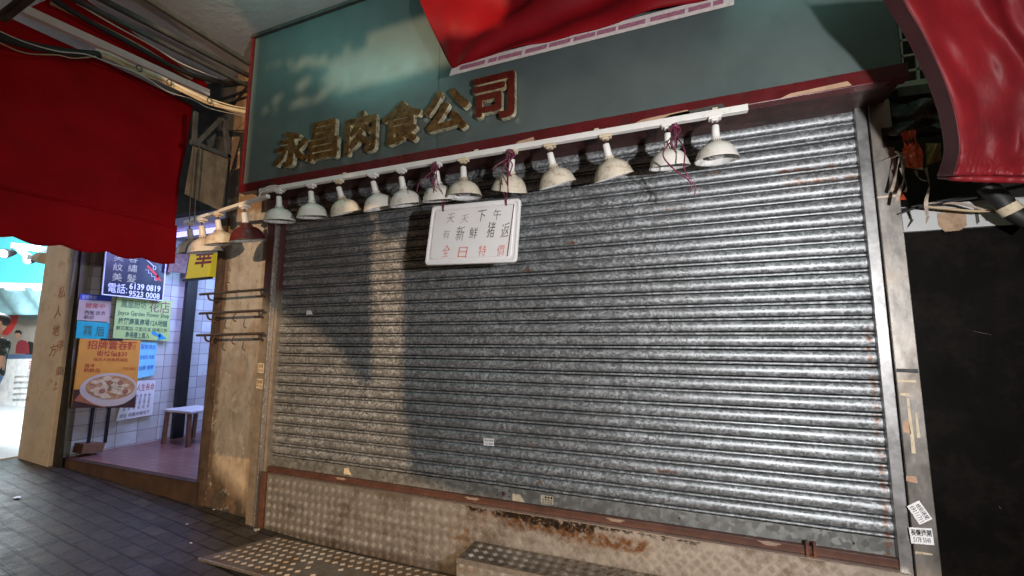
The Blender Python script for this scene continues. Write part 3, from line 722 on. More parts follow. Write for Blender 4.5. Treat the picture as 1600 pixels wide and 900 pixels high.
mb.add(rings[-1], [tuple(range(k_))]); mb.add(rings[0], [tuple(range(k_))[::-1]])
tray = obj('tray', mb, 'foam_white', t)
obj('crack', MB().add([f_(.905, .09, .003), f_(.915, .09, .003), f_(.945, .90, .003), f_(.937, .90, .003)], [(0, 1, 2, 3)]), 'dark_rust', t)
rng = random.Random(5)
def hand(chars, v0, v1, us, mt, off=-.010, slant=.10):
    for c_, u in zip(chars, us):
        wd_ = .088*rng.uniform(.85, 1.1)
        mb_ = MB(); src = text(c_, off)
        a = math.radians(rng.uniform(-8, 14)); h = (v1-v0)*rng.uniform(.75, 1.05); vv = v0+rng.uniform(-.01, .02)
        for v in [0]:
            pts = []
            for q_ in src.v:
                X_ = (q_[0]-.5)*wd_; Y_ = (q_[1]-.5)*h
                pts.append(f_(u+X_+slant*Y_*.6, vv+h/2+Y_+math.tan(a)*X_*1.2, .0035))
            mb_.add(pts, src.f)
        obj('handwritten_character', mb_, mt, tray, label='handwritten '+c_)
hand('天', .66, .82, [.25], 'marker_faded'); hand('天', .66, .83, [.41], 'marker_faded')
hand('下午', .67, .85, [.60, .77], 'marker_black')
hand('有', .40, .58, [.22], 'marker_faded'); hand('新鮮猪返', .38, .62, [.38, .53, .72, .87], 'marker_black')
hand('全日特價', .10, .30, [.24, .43, .645, .84], 'marker_red')
for k, (u, v, lx) in enumerate([(.15, .90, 683), (.86, .905, 798)]):
    h_ = f_(u, v, .004); top = py(lx, 262 if k == 0 else 243, RY-.02); top = np.array([top[0], RY-.02, RZ-.02])
    obj('hole', MB().disc(lambda a, b: f_(u+.010*a, v+.016*b, .004), 12), 'ink_black', t)
    for d_ in (-.02, .015):
        obj('cord', MB().tube(spline([h_, h_+(d_*.6, -.01, .08), (h_+top)/2+(d_, -.055, 0), top+(d_*.2, -.02, 0)], 5), .0028, 5), 'twine', t)
def twine_bundle(cx, z0, label, tails):
    t = thing('purple_twine', label, 'twine', (cx, RY, z0))
    mb_ = MB()
    for k in range(4):
        a = rng.uniform(-.012, .012)
        mb_.tube(spline([(cx+a, RY-.03, z0), (cx+a*2+.01, RY-.045, z0-.05), (cx-a*2, RY-.05, z0-.10), (cx+a, RY-.035, z0-.16)], 5), .0035, 5)
    mb_.tube(spline([(cx-.02, RY-.03, z0-.03), (cx, RY-.05, z0-.02), (cx+.022, RY-.03, z0-.028), (cx, RY+.0, z0-.03), (cx-.02, RY-.03, z0-.03)], 4), .006, 5)
    obj('knot', mb_, 'twine', t)
    for tl_ in tails: obj('tail', MB().tube(spline([np.array(p_) for p_ in tl_], 6), [.0035]*(6*(len(tl_)-1)+1), 5), 'twine', t)
x11 = py(1047, 200, RY)[0]
twine_bundle(x11+.02, RZ-.03, 'purple twine knotted on the second lamp from the right with tails hanging below', [
    [(x11+.02, -.40, 1.86), (x11-.035, -.47, 1.76), (x11-.0, -.485, 1.68), (x11+.08, -.47, 1.60), (x11+.07, -.46, 1.56)],
    [(x11+.03, -.40, 1.86), (x11+.06, -.47, 1.76), (x11+.055, -.485, 1.66), (x11+.085, -.47, 1.61)],
    [(x11+.08, -.47, 1.605), (x11+.10, -.46, 1.58), (x11+.095, -.45, 1.545)]])
x8 = py(800, 240, RY)[0]
twine_bundle(x8, RZ-.02, 'purple twine wound round the lamp clip above the tray sign', [
    [(x8, -.39, 1.90), (x8-.07, -.42, 1.85), (x8-.09, -.42, 1.83)], [(x8, -.39, 1.88), (x8+.02, -.46, 1.78), (x8+.03, -.48, 1.66)]])
x6 = py(683, 270, RY)[0]
twine_bundle(x6, RZ-.02, 'thin dark twine draped over the sixth lamp from the left', [
    [(x6, -.39, 1.90), (x6-.05, -.46, 1.80), (x6-.055, -.48, 1.74)], [(x6, -.39, 1.90), (x6+.05, -.46, 1.80), (x6+.06, -.48, 1.72)]])

# ------------------------------------------------------------------ RED BANNER IN THE MIDDLE
BY = -.47
def banner(u, v):
    z = 2.475+v*.86
    xl = 1.80-.10*v-.22*v**.8-.12*v*v; xr = 3.30+.1*v
    x = xl+(xr-xl)*u
    y = BY-.03*math.sin(u*9+v*5.2)*(.5+v)-.02*abs(math.sin(u*5-v*4.5))*(.3+v)-.05*math.sin((u*3+v*1.9)*2.6)*v-.025*math.sin(u*21-v*7)*v
    an = math.atan2(v+.05, u+.02); rr_ = min(1, math.hypot(u, v)*1.6)
    y -= .045*math.sin(an*11+.8*mnoise.noise(Vector((u*3, v*3, 1))))*rr_+.03*mnoise.noise(Vector((u*6, v*4, 5)))
    return (x, y, z-.02*math.sin(u*math.pi)*0)
t = thing('red_cloth_banner', 'gathered red cloth with a printed white hem hung across the signboard top', 'banner', (2.5, BY, 2.43))
obj('cloth', MB().grid(banner, 140, 70), 'banner_red', t, solid=.003)
hm = quad((1.775, BY+.004, 2.437), (3.295, BY+.004, 2.437), (3.30, BY+.004, 2.50), (1.80, BY+.004, 2.50))
he = obj('hem', sheet(hm, th=.003), 'hem_white', t)
mb = MB(); rng = random.Random(2); u = .04
while u < .96:
    w_ = rng.uniform(.03, .11)
    sheet(hm, u, min(u+w_, .97), .28, .66, .0015, .001, mb); u += w_+rng.uniform(.004, .016)
obj('print', mb, 'red_hem_print', he)

# ------------------------------------------------------------------ RED TARPAULIN AT THE RIGHT
LE = [(1368, -30), (1385, 10), (1410, 48), (1432, 90), (1450, 130), (1464, 170), (1472, 205), (1475, 235), (1470, 258), (1464, 275)]
LE = spline([(a, b, 0) for a, b in LE], 4)
def tarp(u, v):
    i = (1-v)*(len(LE)-1); k = min(int(i), len(LE)-2); fr_ = i-k
    p_ = LE[k]*(1-fr_)+LE[k+1]*fr_
    xr = 1760; yr = -30+(1-v)*(292+30-18)
    X_ = p_[0]+(xr-p_[0])*u; Y_ = p_[1]+(yr-p_[1])*min(1, u*1.2)
    crease = .10*math.exp(-((u-.10)/.06)**2)
    d = -.47-.38*v+crease*-.3-.045*math.sin(u*7+v*1.5+.5)*(.3+v)-.07*math.exp(-(v/.10)**2)
    nz = mnoise.noise(Vector((u*9, v*5, 2))); n2 = mnoise.noise(Vector((u*34, v*22, 7)))
    d -= .03*nz*min(1, u*6)+.006*abs(n2)*(.15+1.4*math.exp(-(v/.13)**2))
    d += .09*(1-min(1, u/.09))
    return tuple(py(X_, Y_, d))
t = thing('red_tarpaulin', 'glossy crumpled red tarpaulin sheet hanging at the right over the steel column', 'tarpaulin', tuple(py(1530, 290, -.5)))
mbA = MB().grid(lambda u, v: tarp(.09+u*.91, v), 200, 120); mbB = MB().grid(lambda u, v: tarp(u*.092, v), 10, 70)
obj('sheet', mbA, 'tarp_red', t, solid=.002); obj('turned_edge', mbB, 'tarp_pink', t, solid=.002, label='paler turned edge')
def rollf(u):
    X_ = 1467+(1760-1467)*u; Y_ = 277-4*u+6*math.sin(u*3)
    return py(X_, Y_, -.55-.01*math.sin(u*30)+.09*(1-min(1, u/.09)))
mb = MB(); mb.tube([rollf(i/60) for i in range(61)], [.005+.007*min(1, i/6)+.0006*math.sin(i*1.7) for i in range(61)], 12)
obj('rolled_hem', mb, 'tarp_red', t)

# ------------------------------------------------------------------ RED AWNING AT THE LEFT
AX = -.85
t = thing('red_awning', 'plain red canvas awning with a scalloped valance hanging at the left', 'awning', (AX, -.87, 1.45))
def aw(u, v):   # u along y, v up from fold to roller
    y = -1.42+(1.075+.17*v)*u; z = 1.79+v*1.20
    return (AX-.22*v+.012*math.sin(u*9+v*2)*(1-v)+.010*math.sin(u*4+v*5)+.05*(mnoise.noise(Vector((u*3+v*1.5, v*2.2, 3)))-.0)*(1-abs(2*v-1)**3), y-.02*v*0, z+.01*math.sin(u*3))
obj('canvas', MB().grid(aw, 50, 30), 'awning_red', t, solid=.003)
def val(u, v):
    y = -1.42+1.09*u; sc_ = .028*abs(math.sin((u*4.6+.30)*math.pi))-.0
    z0 = 1.50-sc_
    return (AX+.004+.018*math.sin(u*14)*(1-v), y, z0+(1.797-z0)*v)
obj('valance', MB().grid(val, 80, 10), 'awning_red', t, solid=.003)
obj('seam', MB().grid(lambda u, v: (AX+.004+.0*v, -1.42+1.09*u, 1.785+.02*v+.01*math.sin(u*3)), 20, 2), 'awning_red', t, solid=.006)
a0 = px(27, 12, AX-.0); a1 = px(322, 146, AX-.0)
a0 = np.array([AX, -1.38, 2.955]); a1 = np.array([AX, -.20, 3.055])
obj('roller_tube', MB().bar(px(25, 10, AX), px(325, 146, AX), .05, .055), 'white_plastic', t, label='pale aluminium tube')
def hood(u, v):
    a = px(150*1-40+0, -18, AX+.0)*(1-u)+px(312, 124, AX)*u; b = px(42, 14, AX-.02)*(1-u)+px(322, 142, AX-.02)*u
    return tuple(a*v+b*(1-v)+np.array([.05*math.sin(v*math.pi), 0, 0]))
obj('hood', MB().grid(hood, 20, 8), 'awning_red', t, solid=.003)
# cables across the awning
def pline(pts, X): return [px(a, b, X) if not hasattr(X, '__len__') else px(a, b, X[i]) for i, (a, b) in enumerate(pts)]
CX = -.62
solo('black_conduit', MB().tube(spline(pline([(-60, 32), (0, 58), (60, 74), (120, 83), (155, 86)], CX), 8), .026, 10), 'black_rubber', 'thick black corrugated conduit crossing the top of the left awning', 'conduit')
t = thing('cable_bundle', 'bundle of beige cables sagging from the awning to the signboard edge', 'cables', tuple(px(270, 130, CX)))
rng = random.Random(9)
main = [(148, 84), (175, 92), (210, 108), (250, 124), (285, 140), (325, 158), (365, 170), (392, 176)]
XS = [CX, CX, CX, -.58, -.52, -.42, -.30, -.19]
for k in range(8):
    oy = rng.uniform(-6, 7); pts = [(a, b+oy*math.sin(.5+i*.35+k)*.9+rng.uniform(-1, 1)) for i, (a, b) in enumerate(main)]
    obj('cable', MB().tube(spline([px(a, b, XS[i]+rng.uniform(-.01, .01)) for i, (a, b) in enumerate(pts)], 6), rng.choice([.006, .008, .010]), 7), 'cable_beige' if k % 4 else 'cable_white', t)
for a, b in [(215, 108), (325, 158), (262, 130)]:
    c_ = px(a, b, -.54 if a < 300 else -.40)
    obj('cable_tie', MB().tube([c_+(.02, -.018*math.cos(q_), (.022)*math.sin(q_)) for q_ in np.linspace(0, 6.28, 14)], .0035, 5), 'ink_black', t)
obj('cable', MB().tube(spline(pline([(0, 49), (40, 66), (90, 80), (135, 85), (170, 98), (205, 110), (232, 124), (262, 143), (300, 155), (330, 170), (385, 182)], CX+.06), 6), .0035, 6), 'cable_white', t)
obj('cable', MB().tube(spline(pline([(0, 67), (40, 83), (90, 86), (115, 91), (150, 88)], CX+.05), 6), .0035, 6), 'cable_beige', t)
# steel beams under the ceiling
for k, (a, b, w_, lab) in enumerate([((215, -8), (392, 103), .036, 'dark steel angle beam nearest the signboard top corner'), ((140, -8), (392, 122), .036, 'second dark steel beam under the ceiling, left of the first'),
                                ((98, -8), (392, 138), .028, 'third dark steel beam under the ceiling, above the black cable'), ((0, 30), (46, -6), .07, 'pale brown bar crossing the far upper left corner of the photo')]):
    X = [-.38, -.50, -.56, -.80][k]
    p0, p1 = px(*a, X), px(*b, X+(.12 if k < 3 else .25))
    solo('steel_beam', MB().bar(p0, p1, w_*.8, .012).bar(p0+(w_*.35, 0, w_*.35), p1+(w_*.35, 0, w_*.35), .012, w_*.8), 'old_beam', lab, 'beam', 'steel beams under the ceiling')
solo('black_pipe', MB().tube(spline(pline([(70, -10), (130, 28), (200, 66), (270, 104), (330, 126), (395, 132)], -.60), 6), .018, 8), 'black_rubber', 'black rubber pipe running just under the steel beams', 'pipe')
solo('brown_pipe', MB().tube(spline(pline([(80, 4), (150, 38), (220, 74), (262, 100), (300, 122)], -.66), 6), .016, 8), 'cable_beige', 'dirty brown conduit above the red awning hood', 'pipe')
solo('white_cable', MB().tube(spline(pline([(120, 5), (180, 40), (235, 70), (285, 100), (340, 122)], -.57), 6), .006, 6), 'cable_white', 'thin white cable strung between the beams and the black pipe', 'cable')
# clutter left of the sign : truss, board
t = thing('steel_truss', 'dark riveted steel truss fragment between the awning and the signboard', 'truss', tuple(px(330, 220, -.5)))
obj('chord', MB().bar(px(298, 222, -.5), px(359, 246, -.5), .03, .035), 'truss_steel', t)
obj('upright', MB().bar(px(350, 180, -.5), px(357, 247, -.5), .03, .03), 'truss_steel', t)
obj('upright', MB().bar(px(306, 175, -.52), px(303, 225, -.52), .02, .03), 'truss_steel', t)
obj('brace', MB().bar(px(310, 222, -.49), px(345, 186, -.49), .012, .03), 'truss_steel', t)
obj('plate', MB().hexa([px(322, 218, -.5), px(338, 208, -.5), px(334, 228, -.5), px(326, 230, -.5)], [px(322, 218, -.52), px(338, 208, -.52), px(334, 228, -.52), px(326, 230, -.52)]), 'truss_steel', t)
q4 = [(288, 303), (346, 330), (357, 247), (301, 228)]
solo('hanging_board', MB().hexa([px(*p_, -.50) for p_ in q4], [px(*p_, -.54) for p_ in q4]), 'brown_board', 'scraped brown board hanging between the awning and the pillar top', 'board')
for k, a in enumerate((300, 308)):
    solo('hanging_wire', MB().tube([px(a+4, 228, -.48), px(a-2, 300, -.48), px(a-4, 345, -.48)], .004, 5), 'black_rubber', ('left' if k == 0 else 'right')+' of two thin dark wires hanging in front of the scraped board', 'wire')
# ------------------------------------------------------------------ NEXT-DOOR SHOP (left)
FZ = -.29; SX = -2.78
t = thing('next_door_shop', 'small tiled shop recess with violet light, left of the pillar', 'shop', (-1.8, .8, FZ))
obj('floor', MB().box(-2.8, -.7, .02, 1.9, -.6, FZ), 'floor_tiles', t)
obj('step_face', MB().box(-2.8, -.765, -.03, .018, -.6, FZ-.003), 'step_face', t)
obj('side_wall', MB().box(-2.98, SX, .03, 1.9, FZ, 2.1), 'wall_tiles', t)
obj('back_wall', MB().box(SX, -.7, 1.75, 1.9, FZ, 2.1), 'back_tiles', t)
obj('side_wall', MB().box(-.78, -.762, .36, 1.75, FZ, 2.1), 'lintel_white', t)
obj('ceiling_panel', MB().box(-2.98, -.7, .1, 1.9, 2.10, 2.16), 'lintel_white', t)
obj('fascia', MB().box(-3.45, -.765, .01, .09, 2.06, 3.33), 'dark_wall', t)
tb = [px(288, 318, -2.0), px(345, 318, -1.6)]
obj('tube_lamp', MB().tube([(-2.3, .5, 2.05), (-1.2, .5, 2.05)], .03, 10), 'tube_glow', t)
# dark steel post inside, black front post, tan pillar
solo('steel_post', MB().bar((-2.70, .98, FZ), (-2.70, .98, 2.09), .05, .12), 'black_frame', 'dark upright post at the inner end of the tiled side wall', 'post')
solo('door_frame', MB().hexa([py(78, 729, -.06), py(97, 732, -.06), py(128, 390, -.06), py(112, 390, -.06)], [py(78, 729, -.0), py(97, 732, -.0), py(128, 390, -.0), py(112, 390, -.0)]), 'black_frame', 'black steel door frame beside the handwritten pillar', 'door frame')
t = thing('inscribed_pillar', 'narrow tan pillar with handwritten brown characters at the far left', 'pillar', (-3.1, -.1, -.35))
obj('shaft', MB().box(-3.43, -2.86, -.10, .30, -.5, 3.34), 'tan_plaster', t, bevel=.008)
PF = lambda u, v, tt=0: (-3.43+.57*u, -.1005-tt, -.34+2.2*v)
for ch, (a, b), s_ in [('私', (97, 457), 9), ('人', (91, 487), 9), ('地', (88, 516), 9), ('方', (83, 547), 9), ('停', (94, 540), 8), ('車', (92, 580), 7), ('上', (87, 602), 6)]:
    c_ = py(a, b, -.1); mb_ = MB(); src = text(ch, -.005)
    mb_.add([(c_[0]+(v[0]-.5)*.13*s_/9, -.1025, c_[2]+(v[1]-.5)*.125*s_/9+(v[0]-.5)*.02) for v in src.v], src.f)
    obj('painted_character', mb_, 'paint_redbrown', t, label='brown handwritten '+ch)
# signs on the side wall (plane x = const, u runs along +y)
def wallquad(a, b, c, d, X): return quad(px(*a, X), px(*b, X), px(*c, X), px(*d, X))
def poster(name, f, mt, label, cat, texts=(), th=.006, group=None):
    o = solo(name, sheet(f, th=th), mt, label, cat, group)
    for (body, u0, u1, v0, v1, ink, off) in texts:
        obj('lettering', put(f, body, u0, u1, v0, v1, t=.002, offset=off), ink, o)
    return o
f = wallquad((159, 460), (254, 469), (264, 418), (167, 406), -2.66)
f = quad(px(159, 460, -2.66), px(254, 470, -2.66), px(262, 380, -2.66), px(167, 372, -2.66))
o = poster('navy_sign', f, 'sign_navy', 'navy sign with phone numbers and a red arrow under the awning scallops', 'sign',
    [('紋', .13, .28, .44, .57, 'letter_cream', .0), ('繡', .36, .51, .44, .57, 'letter_cream', .0), ('美', .13, .28, .26, .40, 'letter_cream', .0), ('髮', .36, .51, .26, .40, 'letter_cream', .0),
     ('美', .13, .28, .61, .74, 'letter_cream', .0), ('容', .36, .51, .61, .74, 'letter_cream', .0),
     ('電話:', .08, .38, .05, .22, 'letter_white', .005), ('6139 0819', .41, .94, .14, .25, 'letter_white', .02), ('9523 0008', .41, .94, .02, .12, 'letter_white', .02)], th=.03)
mb = MB(); 
mb.add([f(.66, .56, .003), f(.68, .59, .003), f(.90, .41, .003), f(.88, .38, .003)], [(0, 3, 2, 1)]); mb.add([f(.86, .45, .003), f(.95, .33, .003), f(.83, .35, .003)], [(0, 2, 1)])
obj('arrow', mb, 'arrow_red', o)
mb = MB(); pth = [(.64, .50), (.70, .50), (.70, .45), (.76, .45), (.76, .40), (.82, .40), (.82, .34), (.86, .34)]
for a, b in zip(pth[:-1], pth[1:]): mb.tube([f(*a, .004), f(*b, .004)], .003, 4)
mb.tube([f(.62, .70, .004), f(.78, .58, .004)], .006, 4); mb.tube([f(.80+.025*math.cos(q_), .55+.035*math.sin(q_), .004) for q_ in np.linspace(0, 6.3, 12)], .004, 4)
obj('stair_and_scissors', mb, 'letter_white', o)
mb = MB()
for a, b in [((0, 0), (1, 0)), ((1, 0), (1, 1)), ((0, 0), (0, 1))]: mb.tube([f(*a, .0), f(*b, .0)], .008, 6)
obj('frame', mb, 'letter_white', o)
f = wallquad((176, 528), (264, 533), (268, 470), (183, 463), -2.72)
o = poster('flower_shop_sign', f, 'sign_green', 'lime green flower shop sign with a blue arrow under the navy sign', 'sign',
    [('花店', .58, .97, .68, .97, 'letter_maroon', .0), ('鳳凰紛坊', .08, .52, .74, .94, 'letter_darkgreen', .0), ('Joyce Garden Flower Shop', .04, .97, .53, .67, 'letter_darkgreen', .012),
     ('梅麗商業商場12A地舖', .06, .94, .34, .50, 'letter_darkgreen', .015), ('鮮花電話 花籃花束 婚禮花飾', .04, .95, .20, .30, 'letter_darkgreen', .0), ('商場樓上直入', .20, .62, .03, .17, 'letter_darkgreen', .01)], th=.01)
mb = MB(); mb.add([f(.66, .15, .003), f(.66, .23, .003), f(.83, .14, .003), f(.83, .07, .003)], [(0, 3, 2, 1)]); mb.add([f(.80, .20, .003), f(.95, .06, .003), f(.78, .01, .003)], [(0, 2, 1)])
obj('arrow', mb, 'arrow_blue', o)
f = wallquad((120, 500), (170, 503), (174, 471), (124, 468), -2.76)
poster('paper_notice', f, 'sign_beige', 'small beige paper notice left of the flower shop sign', 'notice', [('西服 改衣', .2, .85, .3, .5, 'ink_black', 0), ('歡迎', .2, .5, .08, .26, 'ink_black', 0), ('營業中', .2, .8, .62, .86, 'arrow_red', 0)])
f = wallquad((124, 468), (174, 471), (175, 462), (126, 459), -2.76)
poster('blue_strip_sign', f, 'sign_blue', 'thin blue strip sign above the beige paper notice', 'sign', [('服務時間', .06, .5, .15, .85, 'letter_white', 0)])
f = wallquad((118, 528), (168, 532), (171, 505), (121, 501), -2.76)
poster('teal_notice', f, 'sign_teal', 'plain teal notice with two characters above the orange poster', 'notice', [('霧 眉', .2, .85, .2, .75, 'letter_darkgreen', 0)])
f = wallquad((212, 592), (241, 586), (246, 535), (218, 533), -2.75)
poster('blue_price_notice', f, 'sign_cyan', 'pale blue printed notice right of the orange poster', 'notice', [('服務項目', .1, .9, .78, .92, 'sign_blue', 0), ('洗剪吹 染髮', .1, .9, .5, .62, 'sign_blue', 0), ('特價 優惠', .1, .9, .2, .32, 'sign_blue', 0)])
f = wallquad((181, 658), (238, 648), (243, 594), (200, 596), -2.74)
poster('menu_notice', f, 'paper_white', 'white menu notice with columns of small writing below right of the orange poster', 'notice',
    [('人生長命', .35, .98, .72, .92, 'poster_orange_red', 0)]+[('紅白菊花茶', .10+.14*k, .17+.14*k, .22, .66, 'marker_black', 0) for k in range(6)]+[('地址 梅麗商場地下', .06, .9, .05, .16, 'marker_black', 0)])
# orange poster on its stand
q4 = (px(112, 637, -2.62), px(211, 637, -2.62), px(220, 532, -2.62), px(125, 529, -2.62))
f = quad(*q4)
t = thing('poster_stand', 'orange noodle poster on a two-legged stand with a wooden base', 'poster stand', tuple(px(147, 706, -2.62)))
ps = obj('poster', sheet(f, th=.012), 'poster_orange', t)
for (body, u0, u1, v0, v1, ink, off) in [('招牌雲吞麵', .12, .93, .85, .98, 'poster_orange_red', .012), ('街坊價$30', .28, .78, .745, .835, 'poster_orange_red', .008), ('採用大地魚熬湯底', .24, .80, .675, .73, 'poster_orange_red', .0),
        ('送冷', .11, .27, .58, .64, 'poster_orange_red', .008), ('熱飲品', .11, .36, .51, .57, 'poster_orange_red', .008), ('汽水加$2', .72, .95, .55, .60, 'poster_orange_red', 0)]:
    obj('lettering', put(f, body, u0, u1, v0, v1, t=.002, offset=off), ink, ps)
C2 = lambda cu, cv, ru, rv, tt: (lambda a, b: f(max(0, min(1, cu+ru*a)), max(0, min(1, cv+rv*b)), tt))
obj('table_picture', sheet(f, 0, 1, 0, .26, .0012, .0005), 'wood_dark', ps)
obj('tray_picture', MB().add([f(.02, .10, .002), f(.5, .0, .002), f(.62, .16, .002), f(.12, .24, .002)], [(0, 1, 2, 3)]), 'tray_red', ps)
obj('bowl_picture', MB().disc(C2(.55, .27, .47, .235, .0026), 32).disc(C2(.55, .19, .38, .17, .0024), 32), 'bowl_white', ps)
obj('soup_picture', MB().disc(C2(.56, .295, .40, .175, .0034), 32), 'soup', ps)
rng = random.Random(4); mb = MB(); mm = MB(); hb = MB()
for k in range(34):
    a = rng.uniform(0, 6.28); r_ = math.sqrt(rng.random())*.8
    cu, cv = .56+.40*r_*math.cos(a), .295+.175*r_*math.sin(a); s_ = rng.uniform(.03, .06)
    mb.disc(C2(cu, cv, s_*1.4, s_*.7, .004+k*.00012), 10)
for cu, cv in [(.42, .24), (.70, .36), (.52, .36), (.80, .24)]: obj('filling_picture', MB().disc(C2(cu, cv, .05, .035, .0088), 10), 'meat', ps)
for k in range(14): hb.disc(C2(.62+rng.uniform(-.1, .1), .31+rng.uniform(-.06, .06), .012, .01, .0092+k*.0001), 6)
obj('dumpling_picture', mb, 'noodle', ps); obj('herb_picture', hb, 'herb', ps)
obj('clip', sheet(f, .32, .68, .985, 1.012, .004, .016), 'black_plastic', t)
for a, b in [((146, 637), (138, 692)), ((171, 637), (164, 692))]:
    obj('leg', MB().bar(px(*a, -2.64), px(*b, -2.64), .022, .022), 'black_frame', t)
c0 = pz(147, 707, FZ); 
bs = quad(px(127, 709, -2.60), px(160, 707, -2.60), px(165, 692, -2.60), px(131, 694, -2.60))
obj('base', sheet(bs, th=.16), 'wood', t)
# stool
t = thing('wooden_stool', 'white-topped wooden stool partly hidden behind the pillar', 'stool', tuple(pz(285, 690, FZ)))
sp_ = pz(258, 693, FZ); h_ = .45
zt_ = px(268, 638, sp_[0])[2]
sx0, sx1, sy0, sy1 = sp_[0]+.0, sp_[0]+.42, sp_[1]-.02, sp_[1]+.30
obj('seat', MB().box(sx0-.02, sx1+.02, sy0-.02, sy1+.02, zt_-.03, zt_), 'stool_white', t, bevel=.008)
for x, y in ((sx0, sy0), (sx1, sy0), (sx0, sy1), (sx1, sy1), ):
    obj('leg', MB().bar((x, y, FZ), (x+(.02 if x == sx0 else -.02), y, zt_-.03), .035, .035), 'wood', t)
# back-wall dressings
BYW = 1.74
def bq(a, b, c, d): return quad(py(*a, BYW), py(*b, BYW), py(*c, BYW), py(*d, BYW))
poster('cyan_panel', bq((283, 545), (293, 545), (300, 440), (290, 440)), 'sign_cyan', 'narrow cyan panel on the back wall just right of the dark inner post', 'panel')
poster('pink_strip', bq((302, 500), (309, 500), (319, 436), (313, 436)), 'pink_strip', 'pink strip on the back wall beside the timber pillar edge', 'strip')
poster('green_notice', bq((297, 608), (307, 607), (313, 532), (303, 534)), 'sign_teal', 'teal and white notice on the back wall above the stool', 'notice', [('茶', .2, .8, .6, .9, 'letter_white', 0)])
poster('dark_blue_notice', bq((304, 532), (313, 531), (316, 503), (307, 504)), 'sign_blue', 'small dark blue notice on the back wall below the pink strip', 'notice', [('JU', .2, .9, .3, .7, 'letter_white', 0)])
f = quad(py(292, 432, .12), py(326, 428, .12), py(332, 386, .12), py(298, 388, .12))
f = quad(py(290, 436, .12), py(324, 432, .12), py(336, 378, .12), py(300, 380, .12))
o = poster('yellow_lightbox', f, 'yellow_lightbox', 'yellow lit sign with a red character beside the pillar, below the lamps', 'sign', [('華', .30, 1.05, .28, 1.0, 'arrow_red', .02)], th=.08)
solo('dark_red_board', sheet(quad(px(262, 425, -2.6), px(290, 427, -2.6), px(298, 388, -2.6), px(270, 386, -2.6)), th=.03), 'maroon_enamel', 'dark maroon board just right of the navy sign', 'board')
solo('door_head', MB().bar(py(288, 438, .1), py(330, 434, .1), .03, .02), 'black_frame', 'thin dark bar under the yellow lit sign', 'bar')

# ------------------------------------------------------------------ FAR LEFT STREET
SYB = 1.6
solo('teal_canopy', sheet(quad(py(-60, 442, SYB), py(100, 446, SYB), py(100, 370, SYB), py(-60, 340, SYB)), th=.3), 'canopy_glow', 'bright turquoise backlit canopy seen left of the inscribed pillar', 'canopy')
solo('canopy_edge_light', sheet(quad(py(-60, 452, SYB-.02), py(90, 454, SYB-.02), py(90, 444, SYB-.02), py(-60, 440, SYB-.02)), th=.04), 'bar_glow', 'glowing white bar along the bottom of the turquoise canopy', 'light bar')
def drape(u, v):
    a = py(-60+150*u, 492-42*v, SYB+.0); return (a[0], a[1]-.03*math.sin(u*22+v*5), a[2])
solo('pale_tarp', MB().grid(drape, 60, 8), 'tarp_blue', 'pale blue rippled tarp under the glowing bar', 'tarp', solid=.004)
f = quad(py(-60, 606, SYB+.3), py(95, 604, SYB+.3), py(95, 488, SYB+.3), py(-60, 484, SYB+.3))
o = solo('street_billboard', sheet(f, th=.05), 'poster_wall', 'grey billboard picturing a man in a red jumper, under the pale tarp', 'billboard')
P2 = lambda a, b, tt=.004: py(a, b, SYB+.3-tt)
mb = MB(); arc = [(30, 490), (26, 504), (20, 516), (12, 524)]; arcb = [(17, 490), (14, 503), (8, 514), (0, 522)]
mb.add([P2(*p_) for p_ in arc]+[P2(*p_) for p_ in arcb], [(0, 1, 5, 4), (1, 2, 6, 5), (2, 3, 7, 6)]); obj('red_arc', mb, 'arc_red', o)
obj('pictured_torso', MB().add([P2(*p_, .006) for p_ in [(24, 552), (46, 553), (45, 538), (41, 533), (34, 531), (28, 533), (25, 540)]], [tuple(range(7))]), 'jumper_red', o)
obj('pictured_chair', MB().add([P2(*p_, .005) for p_ in [(40, 554), (52, 554), (52, 535), (44, 533)]], [(0, 1, 2, 3)]), 'ink_black', o)
obj('pictured_face', MB().disc(lambda a, b: P2(27.5+4*a, 524+6*b, .008), 14), 'skin', o)
obj('pictured_hair', MB().add([P2(*p_, .010) for p_ in [(22, 522), (24, 520), (31, 520), (33, 524), (34, 520), (31, 516), (25, 516)]], [tuple(range(7))]), 'hair', o)
obj('pictured_desk', MB().add([P2(*p_, .007) for p_ in [(-20, 562), (52, 561), (52, 554), (-20, 553)]], [(0, 1, 2, 3)]), 'trousers', o)
f = quad(py(-40, 640, SYB+.1), py(58, 634, SYB+.1), py(70, 560, SYB+.1), py(-40, 562, SYB+.1))
poster('white_notice_board', f, 'shade_bright', 'white notice board with lines of print below the billboard', 'notice board', [('百匯', .80, .96, .78, .95, 'arrow_red', 0)]+[('服務時間及地址查詢請致電', .62, .96-.03*(k % 3), .60-.12*k, .65-.12*k, 'marker_black', 0) for k in range(5)])
